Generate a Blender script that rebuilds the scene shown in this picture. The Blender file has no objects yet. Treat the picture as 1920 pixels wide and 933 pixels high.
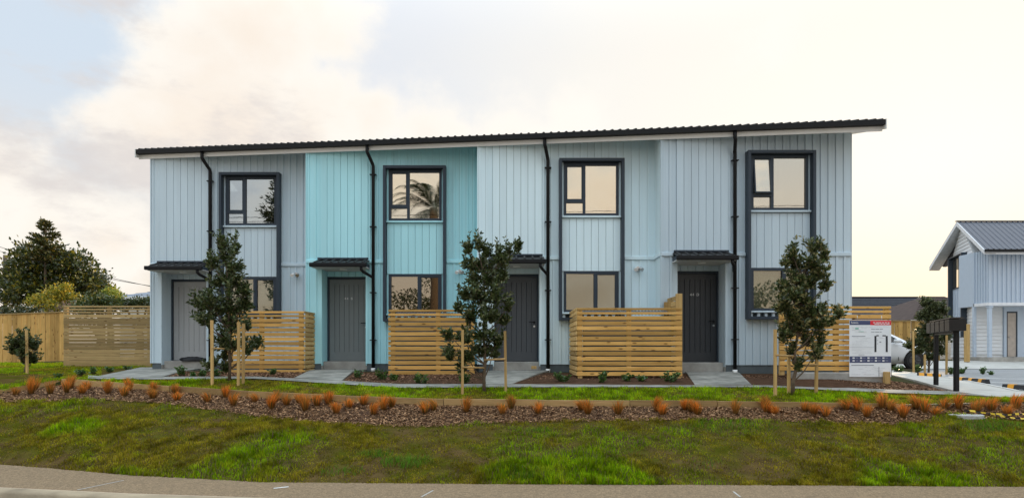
import bpy, math, random
import numpy as np
from mathutils import Vector, Matrix
random.seed(7); RNG = np.random.default_rng(11)
SC = bpy.context.scene
COL = SC.collection
rad = math.radians

# ------------------------------------------------------------------ camera, sky, sun, exposure
F = 1200.0; HOR = 652.0; EYE = 1.6          # focal length in photo pixels, horizon row, eye height
cam = bpy.data.cameras.new('camera'); camo = bpy.data.objects.new('camera', cam); COL.objects.link(camo)
camo.location = (0, 0, EYE); camo.rotation_euler = (rad(90), 0, 0)
cam.sensor_width = 36; cam.lens = 36 * F / 1920; cam.shift_y = (HOR - 466.5) / 1920
cam.clip_end = 2000; cam.clip_start = .1
SC.camera = camo
SUN_AZ, SUN_EL = rad(34), rad(11)            # to the right of +Y, behind the houses
sd = Vector((math.sin(SUN_AZ) * math.cos(SUN_EL), math.cos(SUN_AZ) * math.cos(SUN_EL), math.sin(SUN_EL)))
sl = bpy.data.lights.new('sun', 'SUN'); sl.energy = 2.3; sl.angle = rad(2.0); sl.color = (1, .74, .46)
so = bpy.data.objects.new('sun', sl); COL.objects.link(so); so.rotation_euler = sd.to_track_quat('Z', 'Y').to_euler()
SC.view_settings.view_transform = 'Standard'; SC.view_settings.look = 'None'
SC.view_settings.gamma = 1; SC.view_settings.exposure = 0.40
SC.cycles.max_bounces = 6; SC.cycles.diffuse_bounces = 3; SC.cycles.glossy_bounces = 3; SC.cycles.transparent_max_bounces = 8; SC.cycles.transmission_bounces = 4

def build_world():
    w = bpy.data.worlds.new('World'); SC.world = w; w.use_nodes = True
    nt = w.node_tree; N = nt.nodes; L = nt.links; N.clear()
    def nd(t, **k):
        n = N.new(t)
        for a, b in k.items(): setattr(n, a, b)
        return n
    def mth(op, a, b=None, c=None, clamp=False):
        n = nd('ShaderNodeMath', operation=op, use_clamp=clamp)
        for i, v in enumerate((a, b, c)):
            if v is None: continue
            if isinstance(v, (int, float)): n.inputs[i].default_value = v
            else: L.new(v, n.inputs[i])
        return n.outputs[0]
    def mixc(f, a, b):
        n = nd('ShaderNodeMix', data_type='RGBA')
        if isinstance(f, (int, float)): n.inputs[0].default_value = f
        else: L.new(f, n.inputs[0])
        for i, v in ((6, a), (7, b)):
            if isinstance(v, tuple): n.inputs[i].default_value = (*v, 1)
            else: L.new(v, n.inputs[i])
        return n.outputs[2]
    def sstep(v, lo, hi):
        n = nd('ShaderNodeMapRange', interpolation_type='SMOOTHSTEP'); L.new(v, n.inputs[0])
        n.inputs[1].default_value = lo; n.inputs[2].default_value = hi
        return n.outputs[0]
    tc = nd('ShaderNodeTexCoord'); vn = nd('ShaderNodeVectorMath', operation='NORMALIZE'); L.new(tc.outputs['Generated'], vn.inputs[0])
    D = vn.outputs[0]
    sep = nd('ShaderNodeSeparateXYZ'); L.new(D, sep.inputs[0]); Z = sep.outputs[2]
    def noise(scale, det, rough=.55, off=(0, 0, 0), sq=1.6):
        m = nd('ShaderNodeMapping'); L.new(D, m.inputs[0]); m.inputs['Location'].default_value = off; m.inputs['Scale'].default_value = (1, 1, sq)
        n = nd('ShaderNodeTexNoise'); L.new(m.outputs[0], n.inputs['Vector']); n.inputs['Scale'].default_value = scale
        n.inputs['Detail'].default_value = det; n.inputs['Roughness'].default_value = rough
        return n.outputs[0]
    sky = nd('ShaderNodeTexSky', sky_type='NISHITA'); sky.sun_disc = False
    sky.sun_elevation = SUN_EL; sky.sun_rotation = SUN_AZ; sky.dust_density = 2.5
    dt = nd('ShaderNodeVectorMath', operation='DOT_PRODUCT'); L.new(D, dt.inputs[0]); dt.inputs[1].default_value = sd
    sunc = dt.outputs['Value']
    # thin high veil over the blue: pale blue aloft, cream towards the horizon, white round the sun
    low = sstep(Z, .38, .0)
    n1 = noise(2.2, 6, .6, (3.1, .4, 1.7)); 
    veil = mixc(low, (5.9, 6.75, 7.7), (8.3, 7.1, 5.75))
    glow = sstep(mth('ADD', sunc, mth('MULTIPLY', mth('SUBTRACT', n1, .5), .16)), .66, .97)
    veil = mixc(mth('MULTIPLY', sstep(sunc, .42, .74), .8), veil, (7.5, 7.6, 7.9))
    sunlow = sstep(Z, .26, .02)
    veil = mixc(glow, veil, mixc(sunlow, (8.75, 8.4, 7.75), (8.9, 7.6, 5.7)))
    base = mixc(.965, sky.outputs[0], veil)
    # heaped clouds: cream sunlit tops, mauve grey undersides
    def dirpx(x, y):
        v = Vector(((x - 960) / F, 1, (HOR - y) / F)); v.normalize(); return v
    blobs = [(400, 130, .115), (470, 60, .12), (600, 25, .085), (430, 250, .16), (570, 265, .13), (690, 245, .075), (800, 275, .085),
             (960, 265, .075), (1080, 255, .07), (300, 260, .10), (60, 455, .10), (200, 450, .09), (-200, 380, .16), (1450, 95, .03), (1390, 115, .03)]
    field = None
    for bx, by, r in blobs:
        n = nd('ShaderNodeVectorMath', operation='DISTANCE'); L.new(D, n.inputs[0]); n.inputs[1].default_value = dirpx(bx, by)
        f = mth('DIVIDE', mth('SUBTRACT', r, n.outputs['Value']), r)
        f = mth('MULTIPLY', f, r / .12)
        field = f if field is None else mth('MAXIMUM', field, f)
    fine = noise(9, 9, .58, (.2, 4, 2.2), 1.2)
    big = noise(2.6, 8, .55, (1.4, 7.7, .3), 2.2)
    # elsewhere round the sky the same kind of cloud comes from noise alone
    behind = sstep(sep.outputs[1], .55, .2)
    gen = mth('SUBTRACT', mth('MULTIPLY', mth('SUBTRACT', big, .5), 3.0), mth('MULTIPLY', mth('SUBTRACT', 1.0, behind), 3.0))
    field = mth('MAXIMUM', field, gen)
    dens = mth('ADD', field, mth('MULTIPLY', mth('SUBTRACT', fine, .5), 1.5))
    cm = sstep(dens, -.16, .36)
    inner = sstep(mth('ADD', dens, mth('MULTIPLY', mth('SUBTRACT', big, .5), 1.4)), .15, 1.15)
    ccol = mixc(inner, (8.95, 8.5, 7.8), (8.55, 7.6, 6.6))
    ccol = mixc(glow, ccol, (8.95, 8.6, 8.0))
    out = mixc(mth('MULTIPLY', cm, .93), base, ccol)
    # a few shaded grey scraps low on the side away from the sun
    g = noise(5.2, 8, .6, (6.3, 1.2, 3.4), 2.4)
    gb = nd('ShaderNodeVectorMath', operation='DISTANCE'); L.new(D, gb.inputs[0]); gb.inputs[1].default_value = dirpx(90, 300)
    gm = mth('MULTIPLY', sstep(mth('ADD', g, mth('MULTIPLY', gb.outputs['Value'], -.55)), .36, .56), sstep(sunc, .93, .6))
    out = mixc(mth('MULTIPLY', gm, .8), out, (6.3, 5.9, 5.75))
    up = sstep(Z, .40, 1.0); lift = nd('ShaderNodeVectorMath', operation='MULTIPLY'); L.new(out, lift.inputs[0]); L.new(mixc(up, (1, 1, 1), (2.75, 3.05, 3.25)), lift.inputs[1]); out = lift.outputs[0]   # extra overhead brightness, tinted blue, added to light the house fronts
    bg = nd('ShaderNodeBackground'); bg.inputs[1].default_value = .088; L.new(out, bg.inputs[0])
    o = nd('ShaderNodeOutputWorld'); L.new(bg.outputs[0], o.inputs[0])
build_world()

# ------------------------------------------------------------------ helpers
def P(px, py, d): return Vector(((px - 960) / F * d, d, EYE + (HOR - py) / F * d))
def PX(px, d): return (px - 960) / F * d
WL = {}                                      # world location of every object (nothing that parents is rotated)
def tag(o, label=None, cat=None, group=None, kind=None):
    if label: o['label'] = label
    if cat: o['category'] = cat
    if group: o['group'] = group
    if kind: o['kind'] = kind
    return o
def thing(name, loc, label, cat, group=None):
    o = bpy.data.objects.new(name, None); COL.objects.link(o); o.location = loc; o.empty_display_size = .1
    WL[o.name] = Vector(loc); return tag(o, label, cat, group)
def link(name, me, loc, mat, parent=None):
    o = bpy.data.objects.new(name, me); COL.objects.link(o)
    loc = Vector(loc); WL[o.name] = loc
    if parent is not None: o.parent = parent; o.location = loc - WL[parent.name]
    else: o.location = loc
    if mat is not None and len(me.materials) == 0: me.materials.append(mat)
    return o
class MB:
    def __init__(s): s.v = []; s.f = []; s.sm = []
    def add(s, vs, fs, smooth=False):
        b = len(s.v); s.v += [tuple(v) for v in vs]; s.f += [tuple(b + i for i in f) for f in fs]; s.sm += [smooth] * len(fs); return s
    def box(s, x0, x1, y0, y1, z0, z1, bev=0):
        if bev <= 0:
            return s.add([(x0, y0, z0), (x1, y0, z0), (x1, y1, z0), (x0, y1, z0), (x0, y0, z1), (x1, y0, z1), (x1, y1, z1), (x0, y1, z1)],
                         [(3, 2, 1, 0), (4, 5, 6, 7), (0, 1, 5, 4), (1, 2, 6, 5), (2, 3, 7, 6), (3, 0, 4, 7)])
        b = bev                                 # chamfered box: every face set in from its edges
        V = []; 
        for sx in (0, 1):
            for sy in (0, 1):
                for sz in (0, 1):
                    X = (x0, x1)[sx]; Y = (y0, y1)[sy]; Z = (z0, z1)[sz]; dx = b * (1 - 2 * sx); dy = b * (1 - 2 * sy); dz = b * (1 - 2 * sz)
                    V += [(X, Y + dy, Z + dz), (X + dx, Y, Z + dz), (X + dx, Y + dy, Z)]
        I = lambda sx, sy, sz, a: ((sx * 2 + sy) * 2 + sz) * 3 + a
        fs = []
        for sx in (0, 1):
            f = [I(sx, 0, 0, 0), I(sx, 0, 1, 0), I(sx, 1, 1, 0), I(sx, 1, 0, 0)]; fs.append(f if sx == 0 else f[::-1])
        for sy in (0, 1):
            f = [I(0, sy, 0, 1), I(1, sy, 0, 1), I(1, sy, 1, 1), I(0, sy, 1, 1)]; fs.append(f if sy == 0 else f[::-1])
        for sz in (0, 1):
            f = [I(0, 0, sz, 2), I(0, 1, sz, 2), I(1, 1, sz, 2), I(1, 0, sz, 2)]; fs.append(f if sz == 0 else f[::-1])
        for a in (0, 1):
            for c in (0, 1):
                f = [I(a, c, 0, 0), I(a, c, 1, 0), I(a, c, 1, 1), I(a, c, 0, 1)]; fs.append(f if (a + c) % 2 else f[::-1])
                f = [I(a, 0, c, 0), I(a, 1, c, 0), I(a, 1, c, 2), I(a, 0, c, 2)]; fs.append(f if (a + c) % 2 == 0 else f[::-1])
                f = [I(0, a, c, 1), I(1, a, c, 1), I(1, a, c, 2), I(0, a, c, 2)]; fs.append(f if (a + c) % 2 else f[::-1])
                for e in (0, 1):
                    f = [I(a, c, e, 0), I(a, c, e, 1), I(a, c, e, 2)]; fs.append(f if (a + c + e) % 2 == 0 else f[::-1])
        return s.add(V, fs)
    def prism(s, poly, z0, z1):                 # poly: CCW list of (x, y)
        n = len(poly); vs = [(x, y, z0) for x, y in poly] + [(x, y, z1) for x, y in poly]
        return s.add(vs, [tuple(range(n))[::-1], tuple(range(n, 2 * n))] + [(i, (i + 1) % n, n + (i + 1) % n, n + i) for i in range(n)])
    def hexa(s, a): return s.add(a, [(3, 2, 1, 0), (4, 5, 6, 7), (0, 1, 5, 4), (1, 2, 6, 5), (2, 3, 7, 6), (3, 0, 4, 7)])
    def tube(s, pts, r, n=8, smooth=True, cap=True):
        pts = [Vector(p) for p in pts]; rs = r if isinstance(r, (list, tuple)) else [r] * len(pts)
        b = len(s.v); up = None
        for i, p in enumerate(pts):
            t = (pts[min(i + 1, len(pts) - 1)] - pts[max(i - 1, 0)]).normalized()
            if up is None: up = Vector((0, 0, 1)) if abs(t.z) < .9 else Vector((0, 1, 0))
            a = t.cross(up).normalized(); c = a.cross(t).normalized(); up = c
            for k in range(n):
                th = 2 * math.pi * (k + .5) / n; q = p + (a * math.cos(th) + c * math.sin(th)) * rs[i]; s.v.append(tuple(q))
        for i in range(len(pts) - 1):
            for k in range(n):
                s.f.append((b + i * n + k, b + i * n + (k + 1) % n, b + (i + 1) * n + (k + 1) % n, b + (i + 1) * n + k)); s.sm.append(smooth)
        if cap:
            s.f.append(tuple(b + k for k in range(n))[::-1]); s.sm.append(False)
            e = b + (len(pts) - 1) * n; s.f.append(tuple(e + k for k in range(n))); s.sm.append(False)
        return s
    def build(s, name, mat, parent=None, origin=None):
        v = np.array(s.v, float)
        c = Vector(origin) if origin is not None else Vector((v.min(0) + v.max(0)) / 2)
        me = bpy.data.meshes.new(name); me.from_pydata([tuple(p) for p in v - np.array(c)], [], s.f)
        if any(s.sm): me.polygons.foreach_set('use_smooth', s.sm)
        me.update()
        return link(name, me, c, mat, parent)
def bulk(name, verts, faces, mat, parent=None, cols=None, smooth=False, origin=(0, 0, 0)):
    verts = np.asarray(verts, np.float32) - np.array(origin, np.float32); faces = np.asarray(faces, np.int32); k = faces.shape[1]
    me = bpy.data.meshes.new(name); me.vertices.add(len(verts)); me.vertices.foreach_set('co', verts.ravel())
    me.loops.add(faces.size); me.loops.foreach_set('vertex_index', faces.ravel())
    me.polygons.add(len(faces)); me.polygons.foreach_set('loop_start', np.arange(0, faces.size, k, dtype=np.int32))
    if smooth: me.polygons.foreach_set('use_smooth', np.ones(len(faces), bool))
    me.update(calc_edges=True)
    if cols is not None:
        a = me.color_attributes.new('Col', 'FLOAT_COLOR', 'POINT'); c = np.ones((len(verts), 4), np.float32); c[:, :3] = cols
        a.data.foreach_set('color', c.ravel())
    return link(name, me, origin, mat, parent)
def vnoise(x, y, s, seed=0, oct=4):
    x = np.asarray(x, float); y = np.asarray(y, float); out = 0; amp = 1; tot = 0
    for o in range(oct):
        r = np.random.default_rng(seed * 31 + o); g = r.random((64, 64)); xx = x / s * 2 ** o + 13.7 * o; yy = y / s * 2 ** o + 7.1 * o
        xi = np.floor(xx).astype(int); yi = np.floor(yy).astype(int); fx = xx - xi; fy = yy - yi; fx = fx * fx * (3 - 2 * fx); fy = fy * fy * (3 - 2 * fy)
        h = lambda a, b: g[a % 64, b % 64]
        out = out + amp * ((h(xi, yi) * (1 - fx) + h(xi + 1, yi) * fx) * (1 - fy) + (h(xi, yi + 1) * (1 - fx) + h(xi + 1, yi + 1) * fx) * fy); tot += amp; amp *= .5
    return out / tot

# ------------------------------------------------------------------ materials
MATS = {}
def newmat(name):
    m = bpy.data.materials.new(name); m.use_nodes = True; MATS[name] = m
    return m, m.node_tree.nodes, m.node_tree.links, m.node_tree.nodes['Principled BSDF']
def mat(name, col, rough=.6, var=.12, scale=6.0, bump=0.0, bscale=60.0, metal=0.0, stretch=(1, 1, 1), rnd=0.0, spec=.5, hue=None):
    """painted / plain surface: base colour with large soft variation, per-object value shift, fine bump"""
    m, N, L, b = newmat(name)
    tc = N.new('ShaderNodeTexCoord'); mp = N.new('ShaderNodeMapping'); mp.inputs['Scale'].default_value = stretch; L.new(tc.outputs['Object'], mp.inputs[0])
    oi = N.new('ShaderNodeObjectInfo'); va = N.new('ShaderNodeVectorMath'); va.operation = 'ADD'; L.new(mp.outputs[0], va.inputs[0])
    cx = N.new('ShaderNodeCombineXYZ'); mu = N.new('ShaderNodeMath'); mu.operation = 'MULTIPLY'; mu.inputs[1].default_value = 37; L.new(oi.outputs['Random'], mu.inputs[0])
    for i in range(3): L.new(mu.outputs[0], cx.inputs[i])
    L.new(cx.outputs[0], va.inputs[1])
    n = N.new('ShaderNodeTexNoise'); n.inputs['Scale'].default_value = scale; n.inputs['Detail'].default_value = 6; L.new(va.outputs[0], n.inputs['Vector'])
    mr = N.new('ShaderNodeMapRange'); mr.inputs[1].default_value = .25; mr.inputs[2].default_value = .75; mr.inputs[3].default_value = 1 - var; mr.inputs[4].default_value = 1 + var
    L.new(n.outputs[0], mr.inputs[0])
    r2 = N.new('ShaderNodeMapRange'); r2.inputs[3].default_value = 1 - rnd; r2.inputs[4].default_value = 1 + rnd; L.new(oi.outputs['Random'], r2.inputs[0])
    ml = N.new('ShaderNodeMath'); ml.operation = 'MULTIPLY'; L.new(mr.outputs[0], ml.inputs[0]); L.new(r2.outputs[0], ml.inputs[1])
    mx = N.new('ShaderNodeVectorMath'); mx.operation = 'SCALE'; L.new(ml.outputs[0], mx.inputs['Scale'])
    if hue:
        h = N.new('ShaderNodeMix'); h.data_type = 'RGBA'; h.inputs[6].default_value = (*col, 1); h.inputs[7].default_value = (*hue, 1)
        n2 = N.new('ShaderNodeTexNoise'); n2.inputs['Scale'].default_value = scale * .37; n2.inputs['Detail'].default_value = 5; L.new(va.outputs[0], n2.inputs['Vector'])
        m2 = N.new('ShaderNodeMapRange'); m2.inputs[1].default_value = .4; m2.inputs[2].default_value = .62; L.new(n2.outputs[0], m2.inputs[0]); L.new(m2.outputs[0], h.inputs[0]); L.new(h.outputs[2], mx.inputs[0])
    else: mx.inputs[0].default_value = col
    L.new(mx.outputs[0], b.inputs['Base Color'])
    b.inputs['Roughness'].default_value = rough; b.inputs['Metallic'].default_value = metal; b.inputs['Specular IOR Level'].default_value = spec
    if bump:
        n3 = N.new('ShaderNodeTexNoise'); n3.inputs['Scale'].default_value = bscale; n3.inputs['Detail'].default_value = 4; L.new(va.outputs[0], n3.inputs['Vector'])
        bp = N.new('ShaderNodeBump'); bp.inputs['Strength'].default_value = bump; bp.inputs['Distance'].default_value = .01; L.new(n3.outputs[0], bp.inputs['Height']); L.new(bp.outputs[0], b.inputs['Normal'])
    return m
def wood(name, c1, c2, axis=0, knots=True):
    """sawn pine: grain stretched along one axis, dark knots, every plank its own tone"""
    m, N, L, b = newmat(name)
    tc = N.new('ShaderNodeTexCoord'); oi = N.new('ShaderNodeObjectInfo')
    cx = N.new('ShaderNodeCombineXYZ'); mu = N.new('ShaderNodeMath'); mu.operation = 'MULTIPLY'; mu.inputs[1].default_value = 53; L.new(oi.outputs['Random'], mu.inputs[0])
    for i in range(3): L.new(mu.outputs[0], cx.inputs[i])
    va = N.new('ShaderNodeVectorMath'); va.operation = 'ADD'; L.new(tc.outputs['Object'], va.inputs[0]); L.new(cx.outputs[0], va.inputs[1])
    mp = N.new('ShaderNodeMapping'); s = [22, 22, 22]; s[axis] = .9; mp.inputs['Scale'].default_value = s; L.new(va.outputs[0], mp.inputs[0])
    n = N.new('ShaderNodeTexNoise'); n.inputs['Scale'].default_value = 1.6; n.inputs['Detail'].default_value = 7; n.inputs['Distortion'].default_value = .6; L.new(mp.outputs[0], n.inputs['Vector'])
    mx = N.new('ShaderNodeMix'); mx.data_type = 'RGBA'; mx.inputs[6].default_value = (*c1, 1); mx.inputs[7].default_value = (*c2, 1)
    mr = N.new('ShaderNodeMapRange'); mr.inputs[1].default_value = .32; mr.inputs[2].default_value = .68; L.new(n.outputs[0], mr.inputs[0]); L.new(mr.outputs[0], mx.inputs[0])
    col = mx.outputs[2]
    wv = N.new('ShaderNodeTexNoise'); wv.inputs['Scale'].default_value = 3; L.new(va.outputs[0], wv.inputs['Vector'])      # greenish treated patches
    m4 = N.new('ShaderNodeMapRange'); m4.inputs[1].default_value = .5; m4.inputs[2].default_value = .75; m4.inputs[4].default_value = .35; L.new(wv.outputs[0], m4.inputs[0])
    gx = N.new('ShaderNodeMix'); gx.data_type = 'RGBA'; gx.inputs[7].default_value = (c2[0] * .72, c2[1] * .84, c2[2] * .82, 1); L.new(m4.outputs[0], gx.inputs[0]); L.new(col, gx.inputs[6]); col = gx.outputs[2]
    if knots:
        mk = N.new('ShaderNodeMapping'); s = [9, 9, 9]; s[axis] = 3.2; mk.inputs['Scale'].default_value = s; L.new(va.outputs[0], mk.inputs[0])
        vo = N.new('ShaderNodeTexVoronoi'); vo.inputs['Scale'].default_value = 1.0; L.new(mk.outputs[0], vo.inputs['Vector'])
        k = N.new('ShaderNodeMapRange'); k.inputs[1].default_value = .10; k.inputs[2].default_value = .19; k.inputs[3].default_value = .75; k.inputs[4].default_value = 0; L.new(vo.outputs['Distance'], k.inputs[0])
        kx = N.new('ShaderNodeMix'); kx.data_type = 'RGBA'; kx.inputs[7].default_value = (.12, .05, .018, 1); L.new(k.outputs[0], kx.inputs[0]); L.new(col, kx.inputs[6]); col = kx.outputs[2]
    r2 = N.new('ShaderNodeMapRange'); r2.inputs[3].default_value = .66; r2.inputs[4].default_value = 1.2; L.new(oi.outputs['Random'], r2.inputs[0])
    sc = N.new('ShaderNodeVectorMath'); sc.operation = 'SCALE'; L.new(col, sc.inputs[0]); L.new(r2.outputs[0], sc.inputs['Scale']); L.new(sc.outputs[0], b.inputs['Base Color'])
    b.inputs['Roughness'].default_value = .8; b.inputs['Specular IOR Level'].default_value = .08
    bp = N.new('ShaderNodeBump'); bp.inputs['Strength'].default_value = .35; bp.inputs['Distance'].default_value = .004; L.new(n.outputs[0], bp.inputs['Height']); L.new(bp.outputs[0], b.inputs['Normal'])
    return m
def colmat(name, rough=.6, trans=0.0, spec=.3, tcol=(.5, .6, .1)):
    """leaf / blade / chip surface: colour comes from the mesh, some light passes through leaves"""
    m, N, L, b = newmat(name)
    at = N.new('ShaderNodeVertexColor'); at.layer_name = 'Col'; L.new(at.outputs[0], b.inputs['Base Color'])
    b.inputs['Roughness'].default_value = rough; b.inputs['Specular IOR Level'].default_value = spec
    if trans:
        t = N.new('ShaderNodeBsdfTranslucent'); ml = N.new('ShaderNodeMix'); ml.data_type = 'RGBA'; ml.blend_type = 'MULTIPLY'; ml.inputs[0].default_value = 0
        hs = N.new('ShaderNodeHueSaturation'); hs.inputs['Value'].default_value = 1.7; hs.inputs['Hue'].default_value = .48; L.new(at.outputs[0], hs.inputs['Color']); L.new(hs.outputs[0], t.inputs[0])
        mx = N.new('ShaderNodeMixShader'); mx.inputs[0].default_value = trans; L.new(b.outputs[0], mx.inputs[1]); L.new(t.outputs[0], mx.inputs[2])
        L.new(mx.outputs[0], N['Material Output'].inputs[0])
    return m
def glassmat(name, refl, tint=(.75, .8, .78), mirror=(.98, .88, .73)):
    """double glazing: reflected sky colour painted into the mirror share, plus a tinted clear share"""
    m, N, L, b = newmat(name); N.remove(b)
    g = N.new('ShaderNodeBsdfGlossy'); g.inputs['Roughness'].default_value = .012; g.inputs[0].default_value = (*mirror, 1)
    t = N.new('ShaderNodeBsdfTransparent'); t.inputs[0].default_value = (*tint, 1)
    fr = N.new('ShaderNodeFresnel'); fr.inputs[0].default_value = 1.5
    tc = N.new('ShaderNodeTexCoord'); n = N.new('ShaderNodeTexNoise'); n.inputs['Scale'].default_value = 1.7; L.new(tc.outputs['Object'], n.inputs['Vector'])
    bp = N.new('ShaderNodeBump'); bp.inputs['Strength'].default_value = .03; bp.inputs['Distance'].default_value = .02; L.new(n.outputs[0], bp.inputs['Height']); L.new(bp.outputs[0], g.inputs['Normal'])
    ad = N.new('ShaderNodeMath'); ad.operation = 'ADD'; ad.use_clamp = True; ad.inputs[1].default_value = refl; L.new(fr.outputs[0], ad.inputs[0])
    mx = N.new('ShaderNodeMixShader'); L.new(ad.outputs[0], mx.inputs[0]); L.new(t.outputs[0], mx.inputs[1]); L.new(g.outputs[0], mx.inputs[2])
    L.new(mx.outputs[0], N['Material Output'].inputs[0]); return m
PAINT = [mat('paint_mist', (.55, .665, .735), .5, .05, 1.2, stretch=(5, 5, .5), rnd=.035), mat('paint_turquoise', (.435, .79, .86), .5, .05, 1.2, stretch=(5, 5, .5), rnd=.035),
         mat('paint_pale_aqua', (.70, .86, .92), .5, .05, 1.2, stretch=(5, 5, .5), rnd=.035), mat('paint_slate_blue', (.50, .605, .675), .5, .05, 1.2, stretch=(5, 5, .5), rnd=.035)]
M_dark = mat('window_joinery', (.032, .045, .062), .45, .05, spec=.3)
M_black = mat('black_steel', (.010, .010, .011), .5, .1, spec=.2)
M_roof = mat('roof_steel', (.022, .021, .021), .5, .12, spec=.25)
M_white = mat('white_paint', (.84, .84, .82), .5, .05, 3)
M_wrap = mat('cavity_wrap', (.10, .12, .13), .9)
M_soffit = mat('soffit_board', (.55, .56, .55), .7, .04)
M_conc = mat('concrete', (.275, .265, .235), .85, .3, 5, bump=.3, bscale=80, hue=(.19, .187, .165), spec=.08)
M_concd = mat('foundation_concrete', (.38, .365, .335), .9, .25, 4, bump=.4, bscale=50, hue=(.29, .275, .25))
M_concw = mat('pale_concrete', (.40, .385, .35), .85, .15, 3, bump=.3, bscale=80)
M_foot = mat('footpath_asphalt', (.275, .195, .12), .95, .42, 70, bump=1, bscale=130, hue=(.22, .158, .10), spec=.03)
M_road = mat('road_asphalt', (.06, .058, .056), .9, .3, 2, bump=.8, bscale=120)
M_park = mat('parking_asphalt', (.22, .22, .22), .9, .15, 1.5, bump=.5, bscale=100)
M_line = mat('line_paint', (.7, .7, .68), .7, .15, 8)
M_soil = mat('soil', (.055, .043, .030), .95, .3, 5, bump=.8, bscale=40, hue=(.04, .05, .018), spec=.0)
M_turf = mat('turf_ground', (.060, .060, .006), .95, .4, 5, bump=1, bscale=40, hue=(.085, .055, .022), spec=.0)
M_mulch = mat('mulch_ground', (.075, .043, .028), .95, .35, 9, bump=1, bscale=60, spec=.0)
M_pine = wood('pine_slat', (.74, .44, .145), (.52, .285, .08), 0)
M_pine_y = wood('pine_slat_side', (.68, .47, .21), (.50, .33, .13), 1)
M_pine_z = wood('pine_post', (.66, .45, .19), (.48, .30, .12), 2, False)
M_grey_pine = wood('weathered_pine', (.50, .35, .16), (.35, .24, .11), 0)
M_pale_pine = wood('pine_paling', (.64, .40, .14), (.46, .27, .09), 2)
M_sleeper = wood('pine_sleeper', (.50, .33, .15), (.37, .235, .10), 0, False)
M_bark = mat('bark', (.12, .085, .055), .95, .3, 20, bump=.8, bscale=60)
M_leaf = colmat('leaf', .36, .2, .5)
M_leafg = colmat('leaf_sunlit', .5, .35, .4)  # for left bushes with golden sunlight painted into their colours
M_grass = colmat('grass_blade', .8, .3, .04)
M_sedge = colmat('sedge_blade', .6, .35, .15)
M_chip = colmat('bark_chip', .85, 0, .1)
M_g_up = glassmat('upper_glass', .62)
M_g_lo = glassmat('lower_glass', .14); M_g_first = glassmat('first_house_glass', .45, (.45, .5, .52), (.82, .90, .96))  # first house: blue sky painted into its reflection tint
M_g_dark = glassmat('dark_glass', .28, (.5, .5, .48))
M_blind = mat('roller_blind', (.62, .60, .50), .8, .04)
M_blind_g = mat('green_grey_blind', (.42, .46, .42), .8, .04)
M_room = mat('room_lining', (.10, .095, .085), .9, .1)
M_silver = mat('silver_metal', (.6, .6, .6), .3, .05, metal=1)
M_num = mat('white_numeral', (.8, .8, .8), .5, .02)
DOORM = [mat('door_pale_grey', (.40, .405, .41), .45, .03), mat('door_mid_grey', (.19, .208, .212), .45, .03),
         mat('door_charcoal', (.075, .082, .092), .45, .03), mat('door_near_black', (.030, .034, .040), .42, .03)]

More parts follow.
